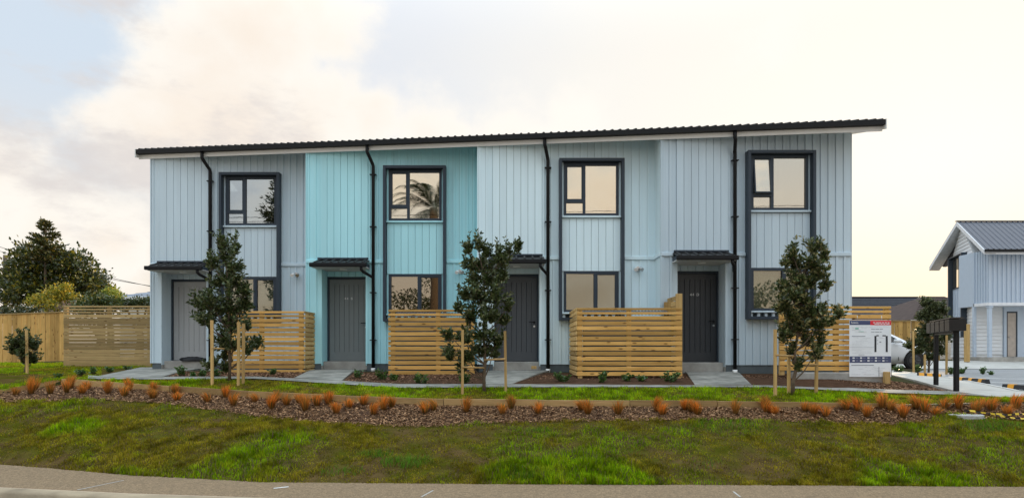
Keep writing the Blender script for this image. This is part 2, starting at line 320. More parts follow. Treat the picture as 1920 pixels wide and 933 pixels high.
# ------------------------------------------------------------------ the ground: control lines (photo column, row or height, distance)
def zrow(row, d): return EYE + (HOR - row) / F * d
LINES = {   # name: list of (px, z, d)
 'B': [(x, 0.0, EYE * F / (y - HOR)) for x, y in ((-900, 880), (-300, 893), (5, 913), (240, 924), (480, 932), (1000, 944), (1900, 952), (2800, 955))],
 'C': [(x, 0.0, EYE * F / (y - HOR)) for x, y in ((-900, 850), (-300, 856), (5, 870), (250, 890), (500, 903), (900, 906), (1400, 908), (1910, 911), (2800, 913))],
 'D': [(x, zrow(y, d), d) for x, y, d in ((-900, 745, 11.6), (-300, 755, 11.3), (5, 753, 11.2), (200, 748, 11.5), (300, 754, 11.1), (400, 767, 10.7), (520, 783, 10.2), (640, 794, 9.85), (800, 797, 9.7), (960, 790, 9.9), (1200, 786, 9.9), (1400, 786, 9.9), (1560, 791, 9.8), (1690, 795, 9.6), (1740, 788, 9.8), (1780, 778, 10.0), (1914, 786, 9.6), (2800, 790, 9.5))],
 'E': [(x, zrow(y, d), d) for x, y, d in ((-900, 745, 12.0), (-300, 748, 11.9), (5, 738, 12.1), (119, 721, 13.4), (285, 731, 12.35), (466, 744.5, 11.55), (610, 752, 11.15), (832, 760, 10.85), (960, 761, 10.75), (1440, 763, 10.55), (1684, 763, 10.25), (1914, 757, 10.35), (2800, 757, 10.3))],
 'F': [(x, zrow(y, d), d) for x, y, d in ((-900, 738, 12.05), (-300, 741, 11.95), (5, 731, 12.15), (119, 711, 13.45), (285, 722, 12.4), (466, 734, 11.6), (610, 741, 11.2), (832, 748.5, 10.9), (960, 750, 10.8), (1440, 753, 10.6), (1684, 758, 10.3), (1914, 752, 10.4), (2800, 752, 10.35))],
 'G': [(x, zrow(y, d), d) for x, y, d in ((-900, 722, 13), (-300, 722, 13), (5, 715, 13.2), (119, 707, 13.9), (184, 711.5, 13.2), (300, 712, 12.9), (480, 711, 12.6), (653, 722, 12.1), (751, 728, 11.8), (960, 727, 11.7), (1440, 727, 11.7), (1670, 738, 11.2), (1820, 742, 11.0), (1914, 749, 10.6), (2800, 749, 10.6))],
 'H': [(x, zrow(y, d), d) for x, y, d in ((-900, 710, 14), (-300, 710, 14), (5, 705, 14), (119, 699, 15), (184, 706, 13.9), (300, 707, 13.6), (480, 707, 13.3), (653, 715.5, 12.8), (751, 721, 12.5), (960, 721, 12.4), (1440, 722, 12.4), (1670, 731.5, 11.8), (1790, 735, 11.6), (1914, 741, 11.2), (2800, 741, 11.2))],
 'K': [(-900, 1.06, 17), (285, 1.06, 17), (310, 1.06, 15.2), (600, 1.06, 14.9), (1000, 1.06, 14.3), (1560, 1.05, 13.9), (1672, .90, 13.6), (1760, .80, 13.6), (1800, .77, 13.6), (2800, .77, 13.6)],
 'M': [(-900, 1.06, 24), (1500, 1.06, 24), (1640, .84, 24), (1700, .80, 24), (2800, .80, 24)],
 'N': [(-900, 1.06, 28.6), (1600, 1.06, 28.6), (1700, 1.02, 28.6), (2800, 1.02, 28.6)],
 'Z': [(-900, 1.06, 600), (2800, 1.06, 600)],
}
ORDER = ['B', 'C', 'D', 'E', 'F', 'G', 'H', 'K', 'M', 'N', 'Z']
def line(k, px):
    a = np.array(LINES[k]); px = np.asarray(px, float)
    return np.interp(px, a[:, 0], a[:, 1]), np.interp(px, a[:, 0], a[:, 2])       # z, d
def on_ground(px, py, dz=0):
    """the ground point seen at a photo pixel"""
    m = (py - HOR) / F
    for a, b in zip(ORDER[:-1], ORDER[1:]):
        if (a, b) == ('E', 'F'): continue
        z0, d0 = map(float, line(a, px)); z1, d1 = map(float, line(b, px))
        # EYE - z = m*d along the segment
        den = -(z1 - z0) - m * (d1 - d0); 
        if abs(den) < 1e-9: continue
        t = (m * d0 - (EYE - z0)) / den
        if -1e-6 <= t <= 1.000001:
            d = d0 + (d1 - d0) * t; return Vector((PX(px, d), d, z0 + (z1 - z0) * t + dz))
    z, d = map(float, line('H', px)); return Vector((PX(px, d), d, z + dz))
def ground_z(X, Y):
    """height of the ground below a plan point"""
    px = 960 + F * X / max(Y, .1)
    zs = [line(k, px) for k in ORDER]; d = np.array([float(q[1]) for q in zs]); z = np.array([float(q[0]) for q in zs])
    return float(np.interp(Y, d, z))
def bank_bump(X, Y, t):
    e = np.minimum(1, np.minimum(t, 1 - t) * 6)
    return (vnoise(X, Y, 1.5, 5) - .5) * .16 * e + (vnoise(X, Y, .3, 6, 2) - .5) * .035 * e + np.sin(np.pi * t) * .05 * e
COLS = np.concatenate([np.linspace(-900, 0, 20)[:-1], np.linspace(0, 1920, 321), np.linspace(1920, 2800, 20)[1:]])
def strip(name, a, b, rows, mt, bump=None, dz=0, x0=-900, x1=2800, pw=1.0):
    c = COLS[(COLS >= x0) & (COLS <= x1)]; c = np.unique(np.concatenate([[x0], c, [x1]]))
    za, da = line(a, c); zb, db = line(b, c); V = []
    for r in range(rows + 1):
        t = (r / rows) ** pw; d = da + (db - da) * t; X = (c - 960) / F * d; z = za + (zb - za) * t + dz
        if bump is not None: z = z + bump(X, d, t)
        V.append(np.stack([X, d, z], 1))
    V = np.concatenate(V); n = len(c); i = np.arange(n - 1)
    Fc = np.concatenate([np.stack([r * n + i, r * n + i + 1, (r + 1) * n + i + 1, (r + 1) * n + i], 1) for r in range(rows)])
    return bulk(name, V, Fc, mt, smooth=True)
tag(strip('footpath', 'B', 'C', 4, M_foot), kind='structure')
tag(strip('grass_bank', 'C', 'D', 44, M_turf, bank_bump), kind='structure')
tag(strip('mulch_strip', 'D', 'E', 8, M_mulch, lambda X, Y, t: (vnoise(X, Y, .6, 9) - .5) * .05 * min(1, min(t, 1 - t) * 8)), kind='structure')
tag(strip('edging_trench', 'E', 'F', 1, M_soil, dz=-.004), kind='structure')
tag(strip('lawn_verge', 'F', 'G', 6, M_turf), kind='structure')
tag(strip('garden_bed', 'G', 'K', 10, M_mulch, dz=-.012, x0=165), kind='structure')
tag(strip('side_lawn', 'G', 'K', 10, M_turf, dz=-.004, x1=285), kind='structure')
tag(strip('rear_lawn', 'K', 'M', 6, M_turf, dz=-.006, x1=285), kind='structure')
tag(strip('ground', 'K', 'Z', 40, M_soil, dz=-.02, pw=3.0), kind='structure')
# kerb with a real step, then the road the camera stands beside
c = COLS; zb, db = line('B', c); n = len(c); X = (c - 960) / F * db
kv = np.concatenate([np.stack([X, db - .0, np.full(n, -.002)], 1), np.stack([X, db - .13, np.full(n, -.004)], 1), np.stack([X, db - .16, np.full(n, -.03)], 1), np.stack([X, db - .18, np.full(n, -.16)], 1)])
i = np.arange(n - 1); kf = np.concatenate([np.stack([(r + 1) * n + i, (r + 1) * n + i + 1, r * n + i + 1, r * n + i], 1) for r in range(3)])
tag(bulk('kerb', kv, kf, mat('kerb_stone', (.34, .27, .185), .95, .3, 3, bump=.6, bscale=60, spec=.1)), kind='structure')
rv = np.concatenate([np.stack([X, db - .17, np.full(n, -.14)], 1), np.stack([X * 2, np.full(n, -9.0), np.full(n, -.12)], 1), np.stack([X * 14, np.full(n, -200.0), np.full(n, -.12)], 1)])
rf = np.concatenate([np.stack([(r + 1) * n + i, (r + 1) * n + i + 1, r * n + i + 1, r * n + i], 1) for r in range(2)])
tag(bulk('road', rv, rf, M_road), kind='structure')
# footpath joints and worn paint marks
def ground_ribbon(name, pts, w, mt, dz=.004):
    m = MB(); 
    for p, q in zip(pts[:-1], pts[1:]):
        a = on_ground(*p); b = on_ground(*q); t = (b - a); t.z = 0; t.normalize(); s = Vector((-t.y, t.x, 0)) * w / 2; u = Vector((0, 0, dz))
        m.add([a - s + u, b - s + u, b + s + u, a + s + u], [(0, 1, 2, 3)])
    return m.build(name, mt)
for pts, lab in (([(145, 918), (232, 900)], 'pale joint line across the footpath below the left bank'), ([(790, 931), (812, 919)], 'pale joint line across the footpath at the picture centre'),
                 ([(1375, 921), (1388, 931)], 'pale joint line across the footpath at the right')):
    tag(ground_ribbon('footpath_joint', pts, .02, M_concw), lab, 'joint', 'footpath joint lines')
tag(ground_ribbon('paint_mark', [(513, 915), (541, 912)], .035, M_line), 'short white sprayed mark on the footpath left of centre', 'paint mark')

# ------------------------------------------------------------------ concrete paths to the doors
def path_sheet(name, left, right, dz, mt, rows=6, cols=6, kind='structure', drop=.06):
    """sheet between two pixel edges, each a list of (px, py) running front to back"""
    V = []; 
    def at(edge, t):
        n = len(edge) - 1; k = min(int(t * n), n - 1); u = t * n - k; return (edge[k][0] + (edge[k + 1][0] - edge[k][0]) * u, edge[k][1] + (edge[k + 1][1] - edge[k][1]) * u)
    for r in range(rows + 1):
        a = at(left, r / rows); b = at(right, r / rows)
        for q in range(cols + 1):
            s = q / cols; V.append(on_ground(a[0] + (b[0] - a[0]) * s, a[1] + (b[1] - a[1]) * s, dz))
    m = MB(); W = cols + 1
    m.add(V, [(r * W + q, r * W + q + 1, (r + 1) * W + q + 1, (r + 1) * W + q) for r in range(rows) for q in range(cols)])
    rim = [r * W for r in range(rows + 1)] + [rows * W + q for q in range(1, W)] + [r * W + cols for r in range(rows - 1, -1, -1)] + [q for q in range(cols - 1, 0, -1)]
    low = [V[k] - Vector((0, 0, drop)) for k in rim]; base = len(m.v); m.v += [tuple(p) for p in low]
    for k in range(len(rim)):
        k2 = (k + 1) % len(rim); m.f.append((rim[k], rim[k2], base + k2, base + k)); m.sm.append(False)
    return tag(m.build(name, mt), kind=kind)
tag(strip('front_path', 'G', 'H', 2, M_conc, dz=.02, x0=165), kind='structure')
path_sheet('porch_path', [(170, 709.5), (262, 690)], [(300, 709), (345, 696), (400, 689)], .026, M_conc)
path_sheet('porch_path', [(552, 709.5), (592, 690)], [(640, 715.5), (662, 697), (720, 690)], .026, M_conc)
path_sheet('porch_path', [(905, 722), (906, 694)], [(958, 722), (1006, 703), (1040, 693)], .026, M_conc)
path_sheet('porch_path', [(1303, 723), (1281, 691)], [(1409, 723), (1383, 697), (1400, 690)], .026, M_conc)

# ------------------------------------------------------------------ the terrace of four townhouses
UX = [-9.04, -4.954, -.782, 3.337, 7.579]; UY = [16.07, 15.48, 14.89, 14.30]
ZB, ZBAND0, ZBAND1 = 1.222, 3.645, 3.728
EX0, EX1 = -9.36, 7.86
def eave_y(X): return 16.07 - .1431 * (X + 9.04) - .07
def fas_z(X): return 6.33 - .13 * (X - EX0) / (EX1 - EX0)          # underside of the fascia
BACK = 24.0; RIDGE = 4.2; RAKE = .26             # plan depth of the houses, eave to ridge, roof pitch
LABELS = ['misty grey townhouse at the left end with a pale grey door', 'turquoise townhouse with a mid grey door and reflected palm fronds upstairs',
          'pale aqua townhouse with a charcoal door half hidden by the middle tree', 'slate grey townhouse at the right end with a near black door']
def boards(root, xa, xb, za, zb_, Y, mt, kind='B', zt=None, pitch=.165):
    n = max(1, round((xb - xa) / pitch)); w = (xb - xa) / n
    for k in range(n):
        x0 = xa + k * w; x1 = x0 + w; m = MB()
        top = zb_ if zt is None else zt((x0 + x1) / 2)
        if kind == 'A':
            e = .003; m.prism([(x0 + e, Y), (x0 + e, Y - .03), (x0 + e + .003, Y - .034), (x1 - e - .003, Y - .034), (x1 - e, Y - .03), (x1 - e, Y)], za, top)
        else:
            bw = .055; m.prism([(x0 + .001, Y), (x0 + .001, Y - .028), (x0 + .004, Y - .031), (x0 + bw - .003, Y - .031), (x0 + bw, Y - .028), (x0 + bw, Y - .014), (x1 - .003, Y - .014), (x1 - .003, Y)], za, top)
        m.build('board', mt, root)
def glazing(root, x0, x1, z0, z1, Y, split, sub, gl, blind, depth=.06, openpane=False):
    """aluminium window: outer frame, mullion, panes; sub = height fraction of the transom in the left light or None"""
    fw = .055
    w = MB().box(x0, x0 + fw, Y - .03, Y + depth, z0, z1).box(x1 - fw, x1, Y - .03, Y + depth, z0, z1).box(x0 + fw, x1 - fw, Y - .03, Y + depth, z1 - fw, z1).box(x0 + fw, x1 - fw, Y - .03, Y + depth, z0, z0 + fw)
    win = w.build('window', M_dark, root)
    xm = x0 + (x1 - x0) * split
    MB().box(xm - .03, xm + .03, Y - .034, Y + depth - .01, z0 + fw, z1 - fw).build('mullion', M_dark, win)
    lights = []
    if sub:
        zs = z0 + (z1 - z0) * sub
        MB().box(x0 + fw, xm - .03, Y - .034, Y + depth - .01, zs - .03, zs + .03).build('transom', M_dark, win)
        lights = [(x0 + fw, xm - .03, z0 + fw, zs - .03, 0), (x0 + fw, xm - .03, zs + .03, z1 - fw, 1), (xm + .03, x1 - fw, z0 + fw, z1 - fw, 0)]
    else: lights = [(x0 + fw, xm - .03, z0 + fw, z1 - fw, 0), (xm + .03, x1 - fw, z0 + fw, z1 - fw, 1 if split < .5 or True else 0)]
    for a, b, c, d, sash in lights:
        yy = Y + .012
        if sash:
            s = .028; sm = MB().box(a, a + s, Y - .02, Y + .03, c, d).box(b - s, b, Y - .02, Y + .03, c, d).box(a + s, b - s, Y - .02, Y + .03, d - s, d).box(a + s, b - s, Y - .02, Y + .03, c, c + s)
            pm = MB().box(a + s, b - s, yy, yy + .006, c + s, d - s)
            if openpane:                        # awning sash pushed open at the foot, hinged at the top
                def tip(mb):
                    R = Matrix.Rotation(rad(-7), 3, 'X'); o = Vector((0, Y, d))
                    mb.v = [tuple(R @ (Vector(v) - o) + o) for v in mb.v]; return mb
                tip(sm); tip(pm)
            sm.build('sash', M_dark, win); pm.build('pane', gl, win)
        else: MB().box(a, b, yy, yy + .006, c, d).build('pane', gl, win)
    if blind is not None: MB().box(x0 + .04, x1 - .04, Y + .085, Y + .09, z0 + .02, z1 - .01).build('blind', blind, win)
    return win
def textmesh(s, size):
    cu = bpy.data.curves.new('t', 'FONT'); cu.body = s; cu.size = size; cu.extrude = .001; cu.align_x = 'CENTER'; cu.align_y = 'CENTER'
    o = bpy.data.objects.new('t', cu); COL.objects.link(o); bpy.context.view_layer.update()
    me = bpy.data.meshes.new_from_object(o.evaluated_get(bpy.context.evaluated_depsgraph_get())); bpy.data.objects.remove(o); bpy.data.curves.remove(cu)
    me.transform(Matrix.Rotation(rad(90), 4, 'X')); me.materials.clear(); return me
def townhouse(i):
    x0, x1, Y = UX[i], UX[i + 1], UY[i]; W = x1 - x0; s = -.11 if i == 0 else 0.0; PM = PAINT[i]
    r = thing('townhouse', (x0, Y, 1.0), LABELS[i], 'townhouse', 'terrace of four townhouses')
    top = lambda X: fas_z(X) + .03 + RAKE * max(0, Y - eave_y(X) - .03)
    pa, pb = x0 + .36 + s, x0 + 1.42 + s * .4            # porch opening
    ba, bb = x0 + 1.87 + s, x0 + 3.37 + s                # window surround
    zt = 6.38
    # backing walls behind the cladding
    m = MB()
    for a, b, c, d in ((x0 + .01, pa - .024, 1.0, zt), (pa - .024, pb + .024, 3.53, zt), (pb + .024, ba, 1.0, zt), (bb, x1, 1.0, zt), (ba, bb, 1.0, 2.44), (ba, bb, 3.37, 4.67), (ba, bb, 5.93, zt),
                       (ba, ba + .06, 2.44, 3.37), (bb - .06, bb, 2.44, 3.37), (ba, ba + .06, 4.67, 5.93), (bb - .06, bb, 4.67, 5.93)):
        m.box(a, b, Y, Y + .12, c, d)
    m.build('wall', M_wrap, r)
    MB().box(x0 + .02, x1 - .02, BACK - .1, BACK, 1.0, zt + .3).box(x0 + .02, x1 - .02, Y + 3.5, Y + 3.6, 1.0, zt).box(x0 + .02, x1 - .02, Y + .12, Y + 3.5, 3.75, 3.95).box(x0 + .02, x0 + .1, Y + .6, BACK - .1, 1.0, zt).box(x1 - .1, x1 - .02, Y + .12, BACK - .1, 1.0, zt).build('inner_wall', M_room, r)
    # cladding, board by board
    boards(r, x0 + .005, pa - .03, ZBAND1, None, Y, PM, 'B', top)
    boards(r, pa - .03, pb + .06, ZBAND1 + .05, None, Y - .012, PM, 'A', top)
    boards(r, pb + .06, ba, ZBAND1, None, Y, PM, 'B', top)
    boards(r, ba, bb, 5.965, None, Y, PM, 'B', top)
    boards(r, bb, x1 - .012, ZBAND1, None, Y, PM, 'B', top)
    boards(r, x0 + .005, pa, ZB, ZBAND0, Y, PM)
    boards(r, pb, ba, ZB, ZBAND0, Y, PM)
    boards(r, bb, x1 - .012, ZB, ZBAND0, Y, PM)
    boards(r, ba, bb, ZB, 2.235, Y, PM)
    boards(r, ba + .07, bb - .07, 3.385, 4.60, Y - .02, PM, 'A')
    for a, b in ((x0 - .012, pa - .1), (pb + .02, ba), (bb, x1 - .015)):
        MB().box(a, b, Y - .055, Y, ZBAND0, ZBAND1, .008).build('band', PM, r)
    # return wall back to the neighbour, in the neighbour's colour
    pm = PAINT[i - 1] if i else PM; ya, yb = (Y, UY[i - 1] + .02) if i else (Y, BACK)
    n = 4 if i else 46
    for k in range(n if i else 46):
        u0 = ya + (yb - ya) * k / n; u1 = ya + (yb - ya) * (k + 1) / n
        m = MB().prism([(x0, u0 + .004), (x0, u1 - .004), (x0 - .02, u1 - .006), (x0 - .02, u0 + .006)], ZB, top(x0) + (RAKE * .5 if i else 0)); m.build('board', pm, r)
    if i: MB().box(x0 - .05, x0 - .0205, Y - .01, yb - .05, ZBAND0, ZBAND1, .006).build('band', pm, r)
    if i == 3:
        for k in range(54):
            u0 = Y + (BACK - Y) * k / 54; u1 = Y + (BACK - Y) * (k + 1) / 54
            MB().prism([(x1, u0 + .004), (x1 + .02, u0 + .006), (x1 + .02, u1 - .006), (x1, u1 - .004)], ZB, top(x1)).build('board', PM, r)
    MB().box(x0 - .024, x0 + .004, Y - .044, Y + .002, ZB, top(x0)).build('corner_trim', PM, r)
    # concrete footing and porch step
    m = MB().box(x0 + .02, pa - .003, Y + .02, Y + .3, .90, ZB - .012).box(pb + .003, x1 - .02, Y + .02, Y + .3, .90, ZB - .012); m.build('footing', M_concd, r)
    MB().box(pa, pb, Y + .10, Y + .62, .90, 1.275, .008).build('porch_step', M_concd, r)
    # porch recess: reveals, head, door
    YD = Y + .46
    for xx, sg in ((pa, 1), (pb, -1)):
        for k in range(3):
            u0 = Y + k * .153; u1 = u0 + .148; a, b = sorted((xx, xx - sg * .02)); MB().box(a, b, u0, u1, 1.18, 3.5).build('board', PM, r)
    boards(r, pa, pb, 3.37, 3.52, YD, PM, 'A')
    MB().box(pa, pb, YD, YD + .1, 3.37, 3.6).build('lintel', PM, r)
    da, db = pa + .04, pb - .04
    m = MB().box(da - .04, da, YD - .02, YD + .1, 1.275, 3.37).box(db, db + .04, YD - .02, YD + .1, 1.275, 3.37).box(da, db, YD - .02, YD + .1, 3.315, 3.37); m.build('door_frame', M_dark, r)
    dm = DOORM[i]; z0, z1 = 1.285, 3.31; la, lb = da + .004, db - .004; YL = YD + .02
    st = .125
    door = MB().box(la, la + st, YL, YL + .045, z0, z1).box(lb - st, lb, YL, YL + .045, z0, z1).box(la + st, lb - st, YL, YL + .045, z1 - .13, z1).box(la + st, lb - st, YL, YL + .045, z0, z0 + .22).build('door', dm, r)
    nb = 6; w = (lb - la - 2 * st) / nb
    for k in range(nb):
        a = la + st + k * w; MB().prism([(a + .002, YL + .03), (a + .002, YL + .018), (a + .008, YL + .012), (a + w - .008, YL + .012), (a + w - .002, YL + .018), (a + w - .002, YL + .03)], z0 + .22, z1 - .13).build('door_board', dm, door)
    MB().box(la + st, lb - st, YL + .03, YL + .04, z0 + .22, z1 - .13).build('door_core', M_black, door)
    hx = lb - .06
    MB().tube([(hx, YL, 2.22), (hx, YL - .05, 2.22), (hx - .12, YL - .05, 2.22)], .011).tube([(hx, YL + .001, 2.22), (hx, YL - .01, 2.22)], .026, 12).build('handle', M_black if i else M_silver, door)
    MB().tube([(hx, YL + .001, 2.12), (hx, YL - .012, 2.12)], .024, 12).build('lock', M_silver, door)
    if i in (1, 3):
        for ch, dx in zip(('44B', '44D')[i // 2], (-.085, -.03, .075)): link('door_number', textmesh(ch, .085), ((la + lb) / 2 - .01 + dx, YL + .008, 2.83), M_num, door)
    # porch canopy
    ca, cb = pa - .12, pb + .10; Yf = Y - .43
    can = MB().box(ca, cb, Yf, YD, 3.495, 3.52).build('canopy_soffit', M_soffit, r)
    m = MB(); nr = 7
    m.add([(ca, Yf - .02, 3.60), (cb, Yf - .02, 3.60), (cb, Y - .03, 3.72), (ca, Y - .03, 3.72), (ca, Yf - .02, 3.585), (cb, Yf - .02, 3.585), (cb, Y - .03, 3.705), (ca, Y - .03, 3.705)], [(0, 1, 2, 3), (7, 6, 5, 4), (4, 5, 1, 0), (0, 3, 7, 4), (1, 5, 6, 2)])
    for k in range(nr):
        xr = ca + .08 + (cb - ca - .16) * k / (nr - 1)
        m.add([(xr - .035, Yf - .02, 3.601), (xr - .015, Yf - .02, 3.632), (xr + .015, Yf - .02, 3.632), (xr + .035, Yf - .02, 3.601), (xr - .035, Y - .03, 3.721), (xr - .015, Y - .03, 3.752), (xr + .015, Y - .03, 3.752), (xr + .035, Y - .03, 3.721)], [(0, 3, 2, 1), (0, 1, 5, 4), (1, 2, 6, 5), (2, 3, 7, 6)])
    cr = m.build('canopy_roof', M_roof, r)
    MB().box(ca - .03, cb + .03, Yf - .11, Yf - .025, 3.50, 3.595, .012).build('gutter', M_black, cr)
    MB().box(ca, ca + .02, Yf, Y - .045, 3.521, 3.6).box(cb - .02, cb, Yf, Y - .045, 3.521, 3.6).build('canopy_side', M_dark, cr)
    MB().box(ca + .03, cb - .03, Y - .075, Y - .02, 3.735, 3.775).build('flashing', M_dark, cr)
    MB().tube([((pa + pb) / 2, Y - .05, 3.494), ((pa + pb) / 2, Y - .05, 3.478)], .09, 14).build('porch_light', M_white, r)
    # downpipe from the eave gutter
    xp = x0 + 1.615 + s; ye = eave_y(xp - .08); zf = fas_z(xp)
    dp = MB().tube([(xp - .09, ye - .055, zf + .16), (xp - .09, ye - .055, zf - .04), (xp - .075, ye - .045, zf - .08), (xp - .01, Y - .10, zf - .27), (xp, Y - .085, zf - .32), (xp, Y - .085, 1.10)], .04, 10).build('downpipe', M_black, r)
    for zz in (5.75, 4.5, 2.92, 1.78): MB().box(xp - .075, xp + .075, Y - .13, Y - .04, zz, zz + .022).build('bracket', M_black, dp)
    MB().tube([(xp, Y - .085, 1.03), (xp, Y - .085, 1.12)], .052, 10).build('pipe_foot', M_white, dp)
    MB().tube([(cb - .10, Yf - .06, 3.50), (cb - .10, Yf - .06, 3.44), (cb - .06, Yf - .03, 3.39), (xp - .03, Y - .1, 3.31), (xp, Y - .085, 3.28)], .035, 8).build('canopy_pipe', M_black, dp)
    # deep window surround holding the upper window, a panel and the lower window
    YS = Y - .20; t = .065
    m = MB().box(ba, ba + t, YS, Y + .01, 2.235, 5.96, .004).box(bb - t, bb, YS, Y + .01, 2.235, 5.96, .004).box(ba + t + .001, bb - t - .001, YS + .001, Y + .01, 5.96 - t, 5.959).box(ba + t + .001, bb - t - .001, YS + .001, Y + .01, 2.236, 2.235 + t)
    ws = m.build('window_surround', M_dark, r)
    YW = Y - .03
    for a, b in ((ba + t, ba + t + .05), (bb - t - .05, bb - t)):
        MB().box(a, b, YW - .005, Y + .01, 4.66, 5.895).build('filler_strip', PM, ws); MB().box(a, b, YW - .005, Y + .01, 2.40, 3.376).build('filler_strip', PM, ws)
    glazing(r, ba + t + .05, bb - t - .05, 4.665, 5.885, YW, .37, .27, M_g_up if i else M_g_first, None, openpane=(i == 3))
    MB().box(ba + t, bb - t, Y - .11, Y - .02, 4.61, 4.655, .008).build('sill', PM, r)
    gl, bl = ((M_g_lo, M_blind_g), (M_g_dark, None), (M_g_lo, mat('beige_blind', (.40, .34, .27), .8, .05)), (M_g_lo, M_blind))[i]
    glazing(r, ba + t + .05, bb - t - .05, 2.43, 3.378, YW, .57, None, gl, bl)
    MB().box(ba + t, bb - t, Y - .12, Y - .02, 2.385, 2.425, .008).build('sill', PM, r)
    for k in range(8):
        a = ba + t + .02 + k * .165; MB().box(a, a + .06, Y - .07, Y, 2.302, 2.384).build('vent_block', PM, ws)
    # upstairs blinds / lining so that the glass has something behind it
    if i > 1: MB().box(ba + .1, bb - .1, Y + .125, Y + .13, 4.6, 6.0).build('curtain', M_blind, ws)
    # twin security light
    if i < 3:
        lx = x0 + 3.70 + s * .5; lz = 3.44; sp = MB().tube([(lx, Y - .01, lz), (lx, Y - .06, lz)], .05, 12).build('security_light', M_silver, r)
        for sg in (-1, 1):
            MB().tube([(lx, Y - .05, lz), (lx + sg * .06, Y - .11, lz - .01)], .012).tube([(lx + sg * .05, Y - .09, lz + .01), (lx + sg * .07, Y - .19, lz - .04)], [.025, .045], 10).build('lamp_head', M_white if sg < 0 else M_silver, sp)
    # eave: fascia, gutter, soffit, ribbed roof, all following the one straight slanting eave
    e0 = EX0 if i == 0 else x0; e1 = EX1 if i == 3 else x1
    ya, yb = eave_y(e0), eave_y(e1); za, zb2 = fas_z(e0), fas_z(e1)
    def bar(y0, y1, h0, h1):
        return MB().hexa([(e0, ya + y0, za + h0), (e1, yb + y0, zb2 + h0), (e1, yb + y1, zb2 + h0), (e0, ya + y1, za + h0), (e0, ya + y0, za + h1), (e1, yb + y0, zb2 + h1), (e1, yb + y1, zb2 + h1), (e0, ya + y1, za + h1)])
    rf = bar(0, .025, 0, .20).build('fascia', M_white, r)
    bar(-.13, -.002, .10, .205).build('gutter', M_black, rf)
    if i in (0, 3):
        xe = e0 if i == 0 else e1; ye2 = eave_y(xe); sg = -1 if i == 0 else 1
        xa_, xb_ = sorted((xe, xe + sg * .02)); zz = fas_z(xe); yr = ye2 + RIDGE; h = RAKE * RIDGE
        MB().hexa([(xa_, ye2 - .14, zz - .002), (xb_, ye2 - .14, zz - .002), (xb_, yr, zz + h), (xa_, yr, zz + h), (xa_, ye2 - .14, zz + .21), (xb_, ye2 - .14, zz + .21), (xb_, yr, zz + h + .23), (xa_, yr, zz + h + .23)]).hexa(
            [(xa_, yr + .001, zz + h), (xb_, yr + .001, zz + h), (xb_, BACK + .3, zz), (xa_, BACK + .3, zz), (xa_, yr + .001, zz + h + .23), (xb_, yr + .001, zz + h + .23), (xb_, BACK + .3, zz + .22), (xa_, BACK + .3, zz + .22)]).build('barge_board', M_white, rf)
    q0, q1 = ya + RIDGE, yb + RIDGE; h = RAKE * RIDGE
    MB().hexa([(e0, ya + .026, za + .035), (e1, yb + .026, zb2 + .035), (e1, q1, zb2 + .035 + h), (e0, q0, za + .035 + h), (e0, ya + .026, za + .05), (e1, yb + .026, zb2 + .05), (e1, q1, zb2 + .05 + h), (e0, q0, za + .05 + h)]).build('soffit', M_soffit, r)
    m = MB(); pitch = .17; zr = .215
    k0 = math.ceil((e0 - EX0) / pitch); k1 = math.floor((e1 - EX0) / pitch)
    def rp(X, off, j):                          # eave, ridge, rear edge
        yy = eave_y(X) - .06; zz = fas_z(X) + zr + off
        return ((X, yy, zz), (X, yy + RIDGE + .06, zz + RAKE * (RIDGE + .06)), (X, BACK + .3, zz))[j]
    prof = [(e0, 0)]
    for k in range(k0, k1 + 1):
        xr = EX0 + .05 + k * pitch
        for dx, h in ((-.038, 0), (-.018, .036), (.018, .036), (.038, 0)):
            if e0 < xr + dx < e1: prof.append((xr + dx, h))
    prof.append((e1, 0)); V = []
    for X, h in prof: V += [rp(X, h, 0), rp(X, h, 1), rp(X, h, 2), rp(X, -.015, 0), rp(X, -.015, 1), rp(X, -.015, 2)]
    fs = []
    for k in range(len(prof) - 1):
        b = 6 * k; fs += [(b, b + 6, b + 7, b + 1), (b + 1, b + 7, b + 8, b + 2), (b + 3, b + 4, b + 10, b + 9), (b + 4, b + 5, b + 11, b + 10), (b, b + 3, b + 9, b + 6), (b + 2, b + 8, b + 11, b + 5)]
    m.add(V, fs); m.build('roof', M_roof, r)
    return r
HOUSES = [townhouse(i) for i in range(4)]

# ------------------------------------------------------------------ timber edging between verge and mulch
te = thing('timber_edging', on_ground(600, 745), 'long low timber edging between the green verge and the bark mulch', 'edging')
ks = [-300, 5, 117, 169, 320, 466, 650, 832, 1010, 1180, 1343, 1520, 1684]
for k, (a, b) in enumerate(zip(ks[:-1], ks[1:])):
    za, da = map(float, line('F', a)); zb_, db_ = map(float, line('F', b)); lift = random.uniform(.0, .012)
    xs = [PX(a + .6, da), PX(b - .6, db_)]
    pf = []
    for X, d, z in ((xs[0], da, za), (xs[1], db_, zb_)):
        pf += [(X, d - .055, z - .30, z + .012 + lift, d)]
    (xa, ya, l0, h0, d0), (xb, yb, l1, h1, d1) = pf
    MB().hexa([(xa, ya, l0), (xb, yb, l1), (xb, d1, l1), (xa, d0, l0), (xa, ya, h0), (xb, yb, h1), (xb, d1, h1), (xa, d0, h0)]).build('plank', M_sleeper, te)
    if k % 2: 
        X = xs[0]; MB().box(X - .04, X + .04, d0 + .002, d0 + .05, l0, h0 - .02).build('peg', M_sleeper, te)

